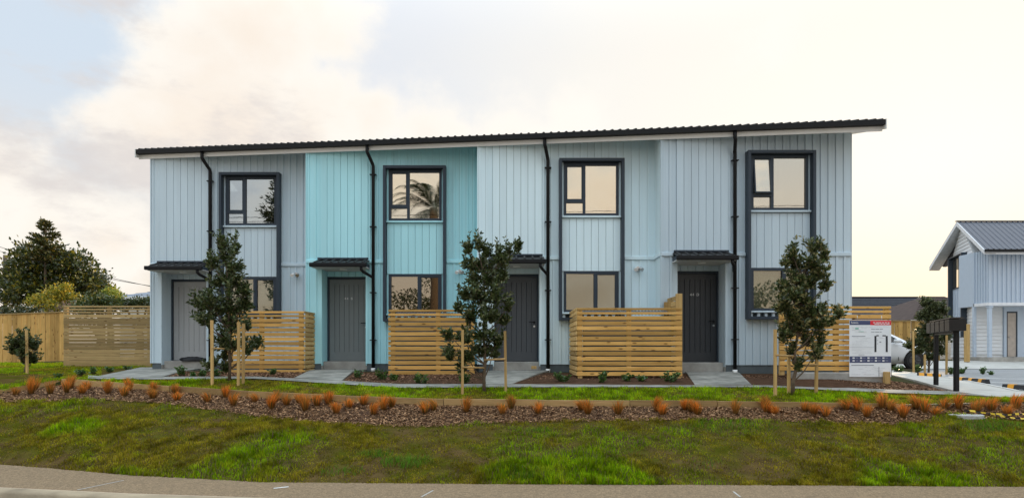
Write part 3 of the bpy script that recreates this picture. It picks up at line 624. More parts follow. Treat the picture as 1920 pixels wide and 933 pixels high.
# ------------------------------------------------------------------ slatted screens in front of the houses
def screen(label, xa, xb, Y, zb_, zt, ret=None, mt=None, mty=None, cap=None, posts=None, name='slat_screen', group='slatted timber screens', step=.106, h=.080, top_thin=2, gaps=None):
    mt = mt or M_pine; mty = mty or M_pine_y
    r = thing(name, ((xa + xb) / 2, Y, zb_), label, 'fence', group)
    hs = []; z = zt
    for k in range(top_thin): hs.append((z - .048, z)); z -= .048 + .038
    n = round((z - zb_ + step - h) / step); st_ = (z - zb_ + step - h) / n
    for k in range(n): j = random.uniform(-.004, .004); hs.append((z - h + j, z + j)); z -= st_
    px_ = posts or [xa + .05, (xa + xb) / 2, xb - .05]
    for X in px_: MB().box(X - .045, X + .045, Y + .021, Y + .11, zb_ - .10, zt - .012, .004).build('post', M_pine_z, r)
    for a, b in hs:
        w = random.uniform(-.003, .003); MB().box(xa, xb, Y + w, Y + .02 + w, a, b, .003).build('slat', mt, r)
    if ret:
        X, Y2 = ret; sg = 1 if X > (xa + xb) / 2 else -1; x0_, x1_ = sorted((X + sg * .002, X + sg * .022))
        for a, b in hs: MB().box(x0_, x1_, Y + .001, Y2, a, b, .003).build('slat', mty, r)
        MB().box(X - .09 if sg > 0 else X, X if sg > 0 else X + .09, Y2 - .1, Y2 - .01, zb_ - .10, zt - .012, .004).build('post', M_pine_z, r)
        MB().box(X - .09 if sg > 0 else X, X if sg > 0 else X + .09, (Y + Y2) / 2, (Y + Y2) / 2 + .09, zb_ - .10, zt - .012, .004).build('post', M_pine_z, r)
    return r
YF = [14.7, 14.1, 13.25, 13.2]
screen('honey pine slat screen beside the left tree, with a short side return', PX(422, YF[0]), PX(570, YF[0]), YF[0], 1.02, 2.446, (PX(570, YF[0]), 15.44), posts=[PX(430, YF[0]), PX(489, YF[0]), PX(563, YF[0])])
screen('pine slat screen below the dark window of the turquoise house', PX(728, YF[1]), PX(890, YF[1]), YF[1], 1.02, 2.446, posts=[PX(736, YF[1]), PX(821, YF[1]), PX(884, YF[1])])
screen('bright knotty pine slat screen left of the near black door', PX(1082, YF[2]), PX(1279, YF[2]), YF[2], 1.03, 2.43, (PX(1082, YF[2]), 14.80), posts=[PX(1088, YF[2]), PX(1180, YF[2]), PX(1273, YF[2])])
screen('pine slat screen behind the right tree and the white sign', PX(1462, YF[3]), PX(1671, YF[3]), YF[3], 1.14, 2.46, posts=[PX(1468, YF[3]), PX(1570, YF[3]), PX(1665, YF[3])])
screen('tall weathered slat fence joining the left end house', PX(119, 19.1), PX(283, 19.1), 19.1, 1.04, 2.86, mt=M_grey_pine, posts=[PX(122, 19.1), PX(203, 19.1), PX(278, 19.1)], name='slat_fence', top_thin=3, h=.099)
# taller divider behind the third screen
r = thing('divider_screen', (PX(1266, 13.9), 13.9, 1.05), 'taller pine divider rising behind the knotty screen beside the black door', 'fence', 'slatted timber screens')
MB().box(PX(1268, 13.42), PX(1279.5, 13.42), 13.42, 13.5, .95, 2.74, .004).build('post', M_pine_z, r)
for k in range(15):
    z1 = 2.70 - k * .108; MB().box(PX(1268, 13.42) + .02, PX(1268, 13.42) + .04, 13.51, 14.28, z1 - .09, z1, .003).build('slat', M_pine_y, r)
for k, X in enumerate((PX(1253, 14.1), PX(1262, 13.9))): MB().box(X - .07, X + .07, 14.18 - k * .2, 14.22 - k * .2, 2.1, 2.62, .004).build('board', M_pine_z, r)
# low concrete wall under the right screen
w = MB().box(PX(1488, 13.1), PX(1656, 13.1), 13.08, 13.3, .80, 1.10, .01).build('low_wall', M_concd); tag(w, 'low grey concrete wall under the right slat screen', 'wall')
w = MB().box(PX(1658, 13.0), PX(1667, 13.0), 12.95, 13.05, .80, 1.12, .005).build('wall_end_post', M_pine_z); tag(w, 'short timber post at the end of the low concrete wall', 'post')
# corrugated lids of bin stores behind two screens
for lab, a, b, Y in (('dark corrugated bin store lid showing over the turquoise house screen', 735, 880, 14.45), ('dark corrugated bin store lid showing over the knotty pine screen', 1095, 1262, 13.6)):
    r = thing('bin_store', (PX((a + b) / 2, Y), Y, 1.06), lab, 'bin store', 'bin stores behind the screens'); xa, xb = PX(a, Y), PX(b, Y)
    m = MB(); nn = 26; V = []
    for k in range(nn * 2 + 1):
        x = xa + (xb - xa) * k / (nn * 2); h = .018 if k % 2 else 0; V += [(x, Y, 2.30 + h), (x, Y + .55, 2.42 + h)]
    m.add(V, [(2 * k, 2 * k + 2, 2 * k + 3, 2 * k + 1) for k in range(nn * 2)]); m.build('lid', mat('store_steel', (.08, .09, .105), .45), r)
    MB().box(xa + .03, xb - .03, Y + .04, Y + .5, 1.0, 2.27).build('body', M_wrap, r)
# upright paling fence far left
r = thing('paling_fence', P(60, 680, 24), 'honey coloured upright paling fence at the far left', 'fence')
for k in range(22):
    t0 = k / 22; a = PX(-75 + 195 * t0, 24); b = PX(-75 + 195 * (t0 + 1 / 22), 24); zt = 2.80 + .14 * t0; y = 24 + random.uniform(-.012, .012)
    MB().box(a + .004, b - .004, y, y + .022, 1.02 + .1 * t0, zt, .004).build('paling', M_pale_pine, r)
MB().hexa([(PX(-75, 24), 23.97, 2.79), (PX(120, 24), 23.97, 2.93), (PX(120, 24), 24.06, 2.93), (PX(-75, 24), 24.06, 2.79), (PX(-75, 24), 23.97, 2.83), (PX(120, 24), 23.97, 2.97), (PX(120, 24), 24.06, 2.97), (PX(-75, 24), 24.06, 2.83)]).build('capping', M_grey_pine, r)

# ------------------------------------------------------------------ site sign hung on the right screen
SY = 13.06; sx0, sx1, sz0, sz1 = PX(1592.5, SY), PX(1671, SY), zrow(706, SY), zrow(600, SY); sw = sx1 - sx0; sh = sz1 - sz0
sg = thing('site_sign', ((sx0 + sx1) / 2, SY, sz0), 'white site notice board with navy and red header hung on the slat screen', 'sign')
M_sw = mat('sign_white', (.84, .86, .88), .45, .05, 3); M_sn = mat('sign_navy', (.055, .07, .155), .45, .03); M_sr = mat('sign_red', (.72, .015, .03), .45, .03)
M_st = mat('sign_print', (.30, .32, .36), .6, .1); M_sg = mat('sign_green_ink', (.10, .50, .35), .6); M_sk = mat('sign_black', (.015, .018, .025), .5)
MB().box(sx0, sx1, SY, SY + .006, sz0, sz1, .002).build('panel', M_sw, sg)
def sbox(u0, u1, v0, v1, mt, nm, lay=1): MB().box(sx0 + u0 * sw, sx0 + u1 * sw, SY - .002 * lay, SY - .0002 + .0005, sz1 - v1 * sh, sz1 - v0 * sh).build(nm, mt, sg)
sbox(.006, .50, .004, .082, M_sn, 'navy_header'); sbox(.50, .996, .004, .085, M_sr, 'red_header'); sbox(.006, .996, .635, .75, M_sn, 'icon_band')
me = textmesh('home.', .062); link('logo_text', me, (sx0 + .13 * sw, SY - .006, sz1 - .042 * sh), M_num, sg)
for v in (.036, .058):
    u = .565 if v < .05 else .60
    while u < .93: l = random.choice((.05, .09, .12)); sbox(u, min(u + l, .955), v, v + .012, M_num, 'print_line', 2); u += l + .02
def lines(u0, u1, v0, v1, nrow, mt, fill=.6, th=.004):
    for k in range(nrow):
        v = v0 + (v1 - v0) * k / max(1, nrow - 1); u = u0
        while u < u1 - .03:
            l = random.uniform(.03, .12)
            if random.random() < fill: sbox(u, min(u + l, u1), v, v + th, mt, 'print_line', 2)
            u += l + .015
M_sp = mat('sign_fine_print', (.55, .57, .60), .6)
lines(.05, .95, .11, .115, 1, M_sp, 1); lines(.06, .42, .14, .20, 3, M_sp); sbox(.14, .22, .135, .155, M_sg, 'ink_mark', 2); sbox(.22, .34, .196, .204, M_sg, 'ink_mark', 2)
lines(.52, .8, .15, .20, 2, M_st, .8, .010); sbox(.06, .38, .275, .287, M_st, 'print_heading', 2); lines(.06, .55, .31, .58, 11, M_sp, .75, .003)
sbox(.22, .36, .605, .612, M_st, 'print_line', 2); sbox(.05, .58, .785, .797, M_st, 'print_heading', 2); lines(.06, .6, .82, .95, 5, M_sp, .5); lines(.6, .9, .84, .93, 4, M_sp, .5)
sbox(.60, .645, .275, .56, M_sk, 'frame_print', 2); sbox(.87, .915, .275, .56, M_sk, 'frame_print', 2); sbox(.645, .70, .262, .28, M_sk, 'frame_print', 2); sbox(.79, .87, .262, .28, M_sk, 'frame_print', 2)
sbox(.72, .76, .375, .392, M_st, 'print_mark', 2); sbox(.66, .68, .35, .358, M_st, 'print_mark', 2); sbox(.66, .68, .41, .418, M_st, 'print_mark', 2); lines(.66, .85, .31, .32, 1, M_sp)
for rw in range(2):
    for q in range(5):
        u = .075 + q * .178; v = .652 + rw * .05; sbox(u, u + .05, v, v + .024, M_num, 'icon', 2); sbox(u + .07, u + .135, v + .008, v + .013, M_sp, 'print_line', 2)
sbox(.70, .712, .82, .992, M_st, 'scratch', 2); sbox(.01, .6, .473, .478, M_sp, 'crease', 2)
MB().tube([(sx0 + .2 * sw, SY + .003, sz1), (sx0 + .2 * sw, SY + .02, sz1 + .10)], .005, 6).build('hanging_wire', M_silver, sg)
MB().tube([(sx0 + .78 * sw, SY + .003, sz1), (sx0 + .78 * sw, SY + .02, sz1 + .09)], .005, 6).build('hanging_wire', M_silver, sg)

# ------------------------------------------------------------------ bank of mailboxes
pa_ = on_ground(1755, 724); pb_ = on_ground(1793, 735)
mbk = thing('mailbox_bank', (pa_ + pb_) / 2, 'row of black steel mailboxes on two black posts beside the driveway', 'mailboxes')
ztop = EYE + (HOR - 597) / F * pb_.y
M_box = mat('mailbox_steel', (.024, .021, .020), .5, .12, rnd=.25, spec=.2)
for p in (pa_, pb_): MB().box(p.x - .035, p.x + .035, p.y - .035, p.y + .035, p.z - .1, ztop - .02, .004).build('post', M_black, mbk)
dirv = (pb_ - pa_); dirv.z = 0; L_ = dirv.length; dirv.normalize(); nv = Vector((-dirv.y, dirv.x, 0))        # nv points away to the right and back
def obb(m, c, a, b, h0, h1, hw):                # oriented box from a to b along dirv
    A = c + dirv * a; B = c + dirv * b; o = nv * hw
    q = [A - o, B - o, B + o, A + o]; m.hexa([(p.x, p.y, h0) for p in q] + [(p.x, p.y, h1) for p in q]); return m
obb(MB(), pa_, -.02, L_ + .02, ztop - .265, ztop - .222, .03).build('rail', M_box, mbk)
for k in range(5):
    a = -.24 + k * (L_ + .42) / 5; b = a + (L_ + .42) / 5 - .07; m = MB(); obb(m, pa_, a, b, ztop - .22, ztop - .012, .13)
    bx_ = m.build('box', M_box, mbk); obb(MB(), pa_, a + .02, b - .02, ztop - .07, ztop - .05, .132).build('slot', M_black, bx_)
obb(MB(), pa_, -.02, L_ + .06, ztop + .004, ztop + .025, .11).build('cover', mat('cover_steel', (.07, .06, .055), .5, spec=.2), mbk)

# ------------------------------------------------------------------ car park, path along it, wheel stops
pl = [(1940, 751), (1914, 748), (1850, 744), (1800, 737), (1760, 727), (1720, 715), (1672, 704)]; pu = [(2010, 745), (1960, 741), (1905, 737), (1850, 725), (1795, 714), (1730, 704), (1672, 697)]
cs = np.concatenate([np.linspace(1672, 1950, 30), np.linspace(1960, 2800, 15)]); px_u = sorted((x, y) for x, y in pu); rows = 10; V = []
for x in cs:
    q = on_ground(x, float(np.interp(x, [p[0] for p in px_u], [p[1] for p in px_u])) + (.8 if x < 1950 else 0))
    for k in range(rows + 1): d = q.y + (23.95 - q.y) * k / rows; X = PX(x, d); V.append((X, d, ground_z(X, d) + .012))
R1 = rows + 1; tag(MB().add(V, [(c * R1 + k, (c + 1) * R1 + k, (c + 1) * R1 + k + 1, c * R1 + k + 1) for c in range(len(cs) - 1) for k in range(rows)]).build('car_park', M_park), kind='structure')
V = [(14.2, 23.97, .825), (60, 23.97, .825), (60, 28.55, 1.035), (15.5, 28.55, 1.035)]; tag(MB().add(V, [(0, 1, 2, 3)]).build('driveway', M_concw), kind='structure')
# pale concrete path with a kerb edge running back beside the screen
m = MB(); A = []; Bv = []
for (x, y), (u, v) in zip(pl, pu): A.append(tuple(on_ground(x, y, .028))); Bv.append(tuple(on_ground(u, v, .045)))
n = len(A); m.add(A + Bv + [(x, y, z - .12) for x, y, z in A] + [(x, y, z - .12) for x, y, z in Bv], [(k, n + k, n + k + 1, k + 1)[::-1] for k in range(n - 1)] + [(k, k + 1, 2 * n + k + 1, 2 * n + k) for k in range(n - 1)] + [(n + k + 1, n + k, 3 * n + k, 3 * n + k + 1) for k in range(n - 1)])
tag(m.build('side_path', M_concw), kind='structure')
m = MB()
for k in range(n - 1):
    a = Vector(Bv[k]); b = Vector(Bv[k + 1]); t = (b - a).normalized(); o = Vector((t.y, -t.x, 0)) * .07
    if o.x < 0: o = -o
    m.hexa([tuple(a - Vector((0, 0, .14))), tuple(a + o - Vector((0, 0, .14))), tuple(b + o - Vector((0, 0, .14))), tuple(b - Vector((0, 0, .14))), tuple(a + Vector((0, 0, .012))), tuple(a + o + Vector((0, 0, .012))), tuple(b + o + Vector((0, 0, .012))), tuple(b + Vector((0, 0, .012)))])
tag(m.build('path_kerb', mat('kerb_concrete', (.5, .49, .46), .8, .1)), kind='structure')
def park_pt(px, py): return on_ground(px, py, .014)
for a, b, lab in (((1770, 709), (1990, 714), 'far'), ((1855, 719), (1990, 722), 'middle'), ((1874, 726.5), (1915, 733), 'nearest')):
    A_, B_ = park_pt(*a), park_pt(*b); m = MB(); m.add([A_ + Vector((0, -.05, .02)), B_ + Vector((0, -.05, .02)), B_ + Vector((0, .05, .02)), A_ + Vector((0, .05, .02))], [(0, 1, 2, 3)])
    tag(m.build('parking_line', M_line), '%s white painted parking bay line by the right edge' % lab, 'road marking', 'parking bay lines')
M_rub = mat('stop_rubber', (.03, .03, .032), .8); M_yel = mat('stop_yellow', (.80, .36, .03), .6)
def wheel_stop(a, b, lab):
    A_, B_ = park_pt(*a), park_pt(*b); t = (B_ - A_); Ln = t.length; t.normalize(); s = Vector((-t.y, t.x, 0))
    r = thing('wheel_stop', (A_ + B_) / 2, lab, 'wheel stop', 'rubber wheel stops')
    prof = [(-.075, 0), (-.045, .10), (.045, .10), (.075, 0)]
    def seg(u0, u1, grow, nm, mt, par):
        m = MB(); V = [A_ + t * u + s * (p * grow) + Vector((0, 0, h * grow)) for u in (u0, u1) for p, h in prof]
        m.add(V, [(0, 1, 5, 4), (1, 2, 6, 5), (2, 3, 7, 6), (3, 2, 1, 0), (4, 5, 6, 7)]); return m.build(nm, mt, par)
    bd = seg(0, Ln, 1, 'body', M_rub, r)
    for k in range(3): u = Ln * (.16 + .34 * k); seg(u - .06, u + .06, 1.04, 'reflector', M_yel, bd)
wheel_stop((1883, 730), (1990, 737), 'rubber wheel stop with yellow blocks cut by the right edge, nearest of three')
wheel_stop((1797, 715), (1851, 720), 'black rubber wheel stop with yellow blocks right of the mailbox posts')
wheel_stop((1720, 706), (1765, 709), 'farthest wheel stop, seen behind the left mailbox post')

# ------------------------------------------------------------------ silver car behind the sign, nose to the right
def car():
    CY = 23.2; gz = .835; nose = PX(1756, 23.2); Lc = 4.3
    r = thing('parked_car', (nose - Lc / 2, CY + .8, gz), 'silver white hatchback parked behind the sign, nose to the right', 'car')
    M_car = mat('car_paint', (.66, .66, .67), .22, .02, spec=.7); M_cg = mat('car_glass', (.02, .025, .03), .06, .02); M_ty = mat('tyre', (.012, .012, .012), .8); M_rim = mat('rim', (.03, .03, .032), .4)
    M_hl = mat('headlight_lens', (.7, .7, .72), .1)
    # stations from the nose (u metres back): half width, sill z, belt z, top z, top half width
    st = [(0, .55, .30, .52, .58, .45), (.10, .74, .20, .62, .70, .60), (.40, .83, .18, .74, .86, .70), (.80, .86, .18, .86, .98, .74), (1.02, .87, .18, .91, 1.05, .74), (1.5, .87, .18, .94, 1.30, .67), (2.1, .87, .18, .96, 1.48, .60), (2.8, .87, .18, .98, 1.50, .58), (3.6, .86, .18, 1.0, 1.40, .58), (4.05, .83, .20, 1.0, 1.12, .66), (4.3, .70, .32, .72, .8, .62)]
    m = MB(); ring = []
    for u, hw, s, b, t, tw in st:
        X = nose - u; z = gz; cy = CY + .87
        pts = [(-hw * .93, s), (-hw, s + (b - s) * .4), (-hw * .985, b - .06), (-hw * .95, b), (-tw, t - .035), (-tw * .7, t), (tw * .7, t), (tw, t - .035), (hw * .95, b), (hw * .985, b - .06), (hw, s + (b - s) * .4), (hw * .93, s)]
        ring.append([(X, cy + y, z + h) for y, h in pts])
    V = [p for q in ring for p in q]; k = 12
    fs = [(i * k + j, i * k + (j + 1) % k, (i + 1) * k + (j + 1) % k, (i + 1) * k + j) for i in range(len(st) - 1) for j in range(k)] + [tuple(range(k))[::-1], tuple((len(st) - 1) * k + j for j in range(k))]
    m.add(V, fs, True); body = m.build('body', M_car, r)
    def side(pts, nm, mt, par, off=.012):        # panel laid on the near flank, following the body's lean
        vs = []
        for u, h in pts:
            us = [q[0] for q in st]; hw = np.interp(u, us, [q[1] for q in st]); b = np.interp(u, us, [q[3] for q in st]); t = np.interp(u, us, [q[4] for q in st]); tw = np.interp(u, us, [q[5] for q in st])
            y = hw if h < b else hw * .95 + (tw - hw * .95) * (h - b) / max(.01, t - .035 - b)
            vs.append((nose - u, CY + .87 - y - off, gz + h))
        mm = MB().add(vs, [tuple(range(len(vs)))]); return mm.build(nm, mt, par)
    side([(1.14, .955), (1.62, 1.25), (2.2, 1.42), (2.3, .985)], 'side_window', M_cg, r); side([(2.38, .985), (2.32, 1.42), (3.1, 1.42), (3.5, 1.33), (3.55, 1.02)], 'side_window', M_cg, r)
    side([(1.36, .94), (1.38, .935), (1.38, .30), (1.36, .30)], 'door_seam', M_black, body, .004); side([(2.34, .94), (2.36, .94), (2.36, .30), (2.34, .30)], 'door_seam', M_black, body, .004)
    side([(.10, .60), (.20, .66), (.62, .76), (.55, .66), (.20, .58)], 'headlight', M_hl, r)
    side([(.10, .34), (.35, .30), (.35, .38), (.10, .42)], 'fog_grille', M_black, r)
    MB().box(nose - 1.58, nose - 1.38, CY - .20, CY - .02, gz + .95, gz + 1.08, .03).build('mirror', M_car, r)
    for u in (.80, 3.42):
        X = nose - u; w = MB()
        arch = MB().tube([(X, CY + .03, gz + .33), (X, CY - .012, gz + .33)], .37, 28, False).build('wheel_arch', M_black, r)
        w.tube([(X, CY + .2, gz + .315), (X, CY - .015, gz + .315), (X, CY - .03, gz + .315)], [.315, .315, .295], 28); ty = w.build('wheel', M_ty, r)
        MB().tube([(X, CY + .1, gz + .315), (X, CY - .034, gz + .315)], .21, 24, False).build('rim', M_rim, ty)
        for a in range(5):
            th = a * 2 * math.pi / 5; MB().tube([(X, CY - .04, gz + .315), (X + .2 * math.cos(th), CY - .036, gz + .315 + .2 * math.sin(th))], .02, 6).build('spoke', M_silver if False else M_road, ty)
    for u in (.80, 3.42):
        X = nose - u; MB().tube([(X, CY + 1.5, gz + .315), (X, CY + 1.72, gz + .315)], .315, 24, False).build('wheel', M_ty, r)
    return r
car()

# ------------------------------------------------------------------ second house at the right
def far_house():
    Yb, Yf = 28.9, 28.0; X0 = 20.87; gz = 1.0; X1 = 31.0
    r = thing('gabled_house', (X0, Yb, gz), 'two storey white weatherboard house with ribbed grey gable roof at the right edge', 'house')
    M_wb = mat('weatherboard_white', (.66, .68, .70), .5, .03, rnd=.04); M_bb = mat('batten_blue', (.46, .54, .64), .5, .03, rnd=.03); M_tr = mat('trim_white', (.7, .72, .75), .5)
    M_gr = mat('ribbed_roof_grey', (.10, .105, .125), .55, .08, spec=.25)
    # gable end, leaning a little away from square to the street
    G1 = Vector((20.87, 28.9, 0)); G2 = Vector((22.3, 32.5, 0)); gd = (G2 - G1); GL = gd.length; gd.normalize(); gn = Vector((-gd.y, gd.x, 0))   # gn points left
    ez = zrow(475, 28.9); rz = zrow(424, 30.7)     # eave and ridge height at the wall
    zs = np.arange(gz + .15, rz, .165)
    for z in zs:
        z1 = min(z + .165, rz)
        def span(zz):
            if zz <= ez: return 0, GL
            t = (zz - ez) / (rz - ez); return GL / 2 * t, GL - GL / 2 * t
        a0, b0 = span(z); a1, b1 = span(z1)
        if b1 - a1 < .05: continue
        p = lambda u, zz, o: G1 + gd * u + gn * o + Vector((0, 0, zz))
        MB().add([p(a0, z, .035), p(b0, z, .035), p(b1, z1, .012), p(a1, z1, .012), p(a0, z, -.02), p(b0, z, -.02), p(b1, z1, -.02), p(a1, z1, -.02)], [(0, 3, 2, 1), (4, 5, 6, 7), (0, 1, 5, 4), (2, 3, 7, 6), (0, 4, 7, 3), (1, 2, 6, 5)]).build('weatherboard', M_wb, r)
    MB().prism([(G1.x - .03, G1.y - .03), (G1.x + .08, G1.y - .03), (G1.x + .08, G1.y + .02), (G1.x - .03, G1.y + .08)], gz + .1, ez).build('corner_board', M_bb, r)
    # bay window fins on the gable end
    def onw(u0, u1, o0, o1, z0, z1, nm, mt, par):
        q = [G1 + gd * u0 + gn * o0, G1 + gd * u0 + gn * o1, G1 + gd * u1 + gn * o1, G1 + gd * u1 + gn * o0]
        m = MB().hexa([(v.x, v.y, z0) for v in q] + [(v.x, v.y, z1) for v in q]); return m.build(nm, mt, par)
    wz0, wz1 = zrow(540, 31), zrow(481, 31)
    onw(1.0, 1.13, 0, .26, 2.1, wz1 + .05, 'fin', M_dark, r); onw(3.25, 3.38, 0, .26, 2.1, wz1 + .05, 'fin', M_dark, r); onw(1.13, 3.25, 0, .25, wz1, wz1 + .05, 'fin_head', M_dark, r)
    win = onw(1.14, 3.24, .04, .08, wz0, wz1, 'window', M_dark, r); onw(1.20, 2.1, .08, .086, wz0 + .06, wz1 - .06, 'pane', M_g_up, win); onw(2.2, 3.18, .08, .086, wz0 + .06, wz1 - .06, 'pane', M_g_up, win)
    for k in range(7): u = 1.16 + k * .335; onw(u, u + .05, .041, .075, 2.15, wz0, 'batten', M_bb, r)
    onw(1.14, 3.24, .036, .05, 2.15, wz0, 'panel', M_bb, r)
    MB().prism([(G1.x + .06, 28.96), (X1 - .12, 28.96), (X1 - .12, 32.5), (G2.x + .06, 32.5)], gz, ez - .01).build('core_wall', M_wb, r)
    pts = [G1 - gn * .03, G1 + gd * (GL / 2) - gn * .03, G2 - gn * .03]; hz = (ez - .02, rz + .12, ez - .02); MB().add([(p.x, p.y, z) for p, z in zip(pts, hz)] + [(p.x + .6, p.y, z) for p, z in zip(pts, hz)], [(0, 2, 1), (3, 4, 5), (0, 1, 4, 3), (1, 2, 5, 4)]).build('gable_wall', M_wb, r)
    # front: recessed lower storey and oversailing upper storey
    zc = 3.47; zl = zrow(468, 28.0)
    m = MB().box(X0 + .05, X1, Yb + .1, Yb + .2, gz, zc).box(X1 - .1, X1, Yb, 33, gz, ez).build('wall', M_wb, r)
    for z in np.arange(gz + .32, zc, .165):
        MB().add([(X0 + .08, Yb + .02, z), (X0 + 1.3, Yb + .02, z), (X0 + 1.3, Yb + .05, z + .165), (X0 + .08, Yb + .05, z + .165), (X0 + .08, Yb + .1, z), (X0 + 1.3, Yb + .1, z), (X0 + 1.3, Yb + .1, z + .165), (X0 + .08, Yb + .1, z + .165)], [(0, 1, 2, 3), (0, 4, 5, 1), (3, 2, 6, 7), (1, 5, 6, 2)]).build('weatherboard', M_wb, r)
    MB().box(X0 + .012, X1, Yf + .04, Yb + 1, zc, zl).build('upper_wall', M_bb, r)
    for k in range(46):
        x = X0 + k * .2
        if x < X1 - .3: MB().box(x, x + .07, Yf, Yf + .042, zc + .12, zl - .02, .006).build('batten', M_bb, r)
    for k in range(6): y = Yf + .05 + k * .16; MB().box(X0 - .02, X0 + .013, y, y + .06, zc + .12, zl).build('batten', M_bb, r)
    MB().box(X0 - .03, X1, Yf - .02, Yb + .02, zc - .01, zc + .12).build('beam', M_tr, r)
    MB().box(X0 + .02, X0 + .16, Yf + .02, Yf + .16, gz + .1, zc - .01, .01).box(X0 - .01, X0 + .19, Yf - .01, Yf + .19, zc - .10, zc - .011, .01).build('porch_post', M_bb, r)
    dx0, dx1 = PX(1883, 29), PX(1904, 29)
    dr = MB().box(dx0 + .07, dx1 - .06, Yb + .0, Yb + .05, gz + .22, 3.18).build('door', mat('door_tan', (.42, .36, .31), .5), r)
    MB().box(dx0 - .1, dx0 + .02, Yb - .02, Yb + .06, gz + .2, zc).box(dx1, dx1 + 3, Yb - .02, Yb + .06, gz + .2, zc).box(dx0 + .02, dx1, Yb - .02, Yb + .06, 3.25, zc).build('door_surround', M_bb, r)
    MB().box(dx0 + .02, dx0 + .069, Yb - .01, Yb + .05, gz + .2, 3.25).box(dx1 - .059, dx1, Yb - .01, Yb + .05, gz + .2, 3.25).box(dx0 + .07, dx1 - .06, Yb - .01, Yb + .05, 3.181, 3.25).build('door_frame', M_dark, r)
    MB().tube([(dx0 + .11, Yb - .01, 2.1), (dx0 + .11, Yb - .05, 2.1), (dx0 + .2, Yb - .05, 2.1)], .015, 6).build('handle', M_silver, dr)
    MB().box(X0 - .04, X1, Yf - .05, Yb + .2, gz - .1, gz + .2).build('footing', M_concd, r)
    # roof: ridge along X
    xr0 = 20.34; er = zl; yE = Yf - .45; yR = 30.75; zR = zrow(416, 30.75); zE = zrow(467, yE)
    m = MB(); V = []; prof = []; x = xr0
    while x < X1 + .5: prof += [(x, 0), (x + .12, 0), (x + .14, .03), (x + .18, .03), (x + .2, 0)]; x += .25
    yB = 33.6; zB = zE
    for x, h in prof: V += [(x, yE, zE + h), (x + 1.05, yR, zR + h), (x + 1.6, yB, zB + h)]
    fs = []
    for k in range(len(prof) - 1): b = 3 * k; fs += [(b, b + 3, b + 4, b + 1), (b + 1, b + 4, b + 5, b + 2)]
    m.add(V, fs); rf = m.build('roof', M_gr, r)
    a = Vector((xr0, yE, zE)); b = Vector((xr0 + 1.05, yR, zR)); c = Vector((xr0 + 1.6, yB, zB)); dn = Vector((0, 0, -.20)); ox = Vector((.04, 0, 0))
    for p, q in ((a, b), (b, c)):
        MB().hexa([p + dn - ox, p + dn, q + dn, q + dn - ox, p - ox, p, q, q - ox]).build('barge_board', M_tr, rf)
        s = Vector((.5, 0, 0)); d2 = Vector((0, 0, -.19)); d3 = Vector((0, 0, -.17)); MB().hexa([p + d2, p + d2 + s, q + d2 + s, q + d2, p + d3, p + d3 + s, q + d3 + s, q + d3]).build('soffit', M_tr, rf)
    MB().box(xr0 + .0, X1 + .5, yE - .1, yE - .005, zE - .12, zE - .01).build('gutter', M_black, rf); MB().box(xr0 + .0, X1 + .5, yE, yE + .03, zE - .22, zE - .03).build('fascia', M_tr, rf)
    MB().box(xr0 + 1.0, X1 + .5, yR - .08, yR + .08, zR + .02, zR + .06).build('ridge_cap', M_gr, rf)
far_house()

# ------------------------------------------------------------------ tiled roofs and fences beyond
def tile_roof(name, label, xa, xb, y0, z0, y1, z1, rows, mt, mw, hipl=0, hipr=0):
    r = thing(name, ((xa + xb) / 2, y0, 1.0), label, 'house')
    for k in range(rows):
        t0, t1 = k / rows, (k + 1) / rows; ya, yb = y0 + (y1 - y0) * t0, y0 + (y1 - y0) * t1; za, zb_ = z0 + (z1 - z0) * t0, z0 + (z1 - z0) * t1
        a0, a1 = xa + hipl * t0, xa + hipl * t1; b0, b1 = xb - hipr * t0, xb - hipr * t1
        MB().hexa([(a0, ya, za), (b0, ya, za), (b1, yb, zb_), (a1, yb, zb_), (a0, ya, za + .05), (b0, ya, za + .05), (b1, yb, zb_ + .02), (a1, yb, zb_ + .02)]).build('tile_course', mt, r)
    MB().add([(xa + hipl, y1, z1 + .02), (xb - hipr, y1, z1 + .02), (xb, 2 * y1 - y0, z0), (xa, 2 * y1 - y0, z0)], [(0, 1, 2, 3)]).build('rear_roof', mt, r)
    if hipl: MB().add([(xa, y0, z0 + .03), (xa + hipl, y1, z1 + .02), (xa, 2 * y1 - y0, z0)], [(0, 1, 2)]).build('hip', mt, r)
    if hipr: MB().add([(xb, y0, z0 + .03), (xb - hipr, y1, z1 + .02), (xb, 2 * y1 - y0, z0)], [(0, 2, 1)]).build('hip', mt, r)
    MB().box(xa + .3, xb - .3, y0 + .4, 2 * y1 - y0 - .4, 1.0, z0 - .002).build('wall', mw, r)
    MB().box(xa - .05, xb + .05, y0 - .12, y0 - .002, z0 - .12, z0 + .02).build('gutter', M_white, r)
    if not hipl: MB().tube([(xa, y1, z1 + .05), (xb - hipr, y1, z1 + .05)], .09, 8).build('ridge_cap', mt, r)
    return r
M_tile = mat('dark_tile', (.035, .037, .045), .7, .15, 3, rnd=.2, spec=.1); M_tile2 = mat('brown_tile', (.06, .043, .038), .75, .2, 3, rnd=.2, spec=.08); M_tile3 = mat('blue_grey_roof', (.22, .25, .30), .45, .1, rnd=.08)
tile_roof('bungalow', 'bungalow with dark grey tiled roof beyond the right screen', PX(1560, 46), PX(1738, 46), 42, zrow(607, 42), 47, zrow(559, 47), 13, M_tile, M_wb if False else M_white, 0, 0)
tile_roof('bungalow', 'bungalow with brown hipped tile roof behind the right paling fence', PX(1688, 35), PX(1840, 35), 34, zrow(600, 34), 38, zrow(556, 38), 12, M_tile2, M_white, 3.2, 0)
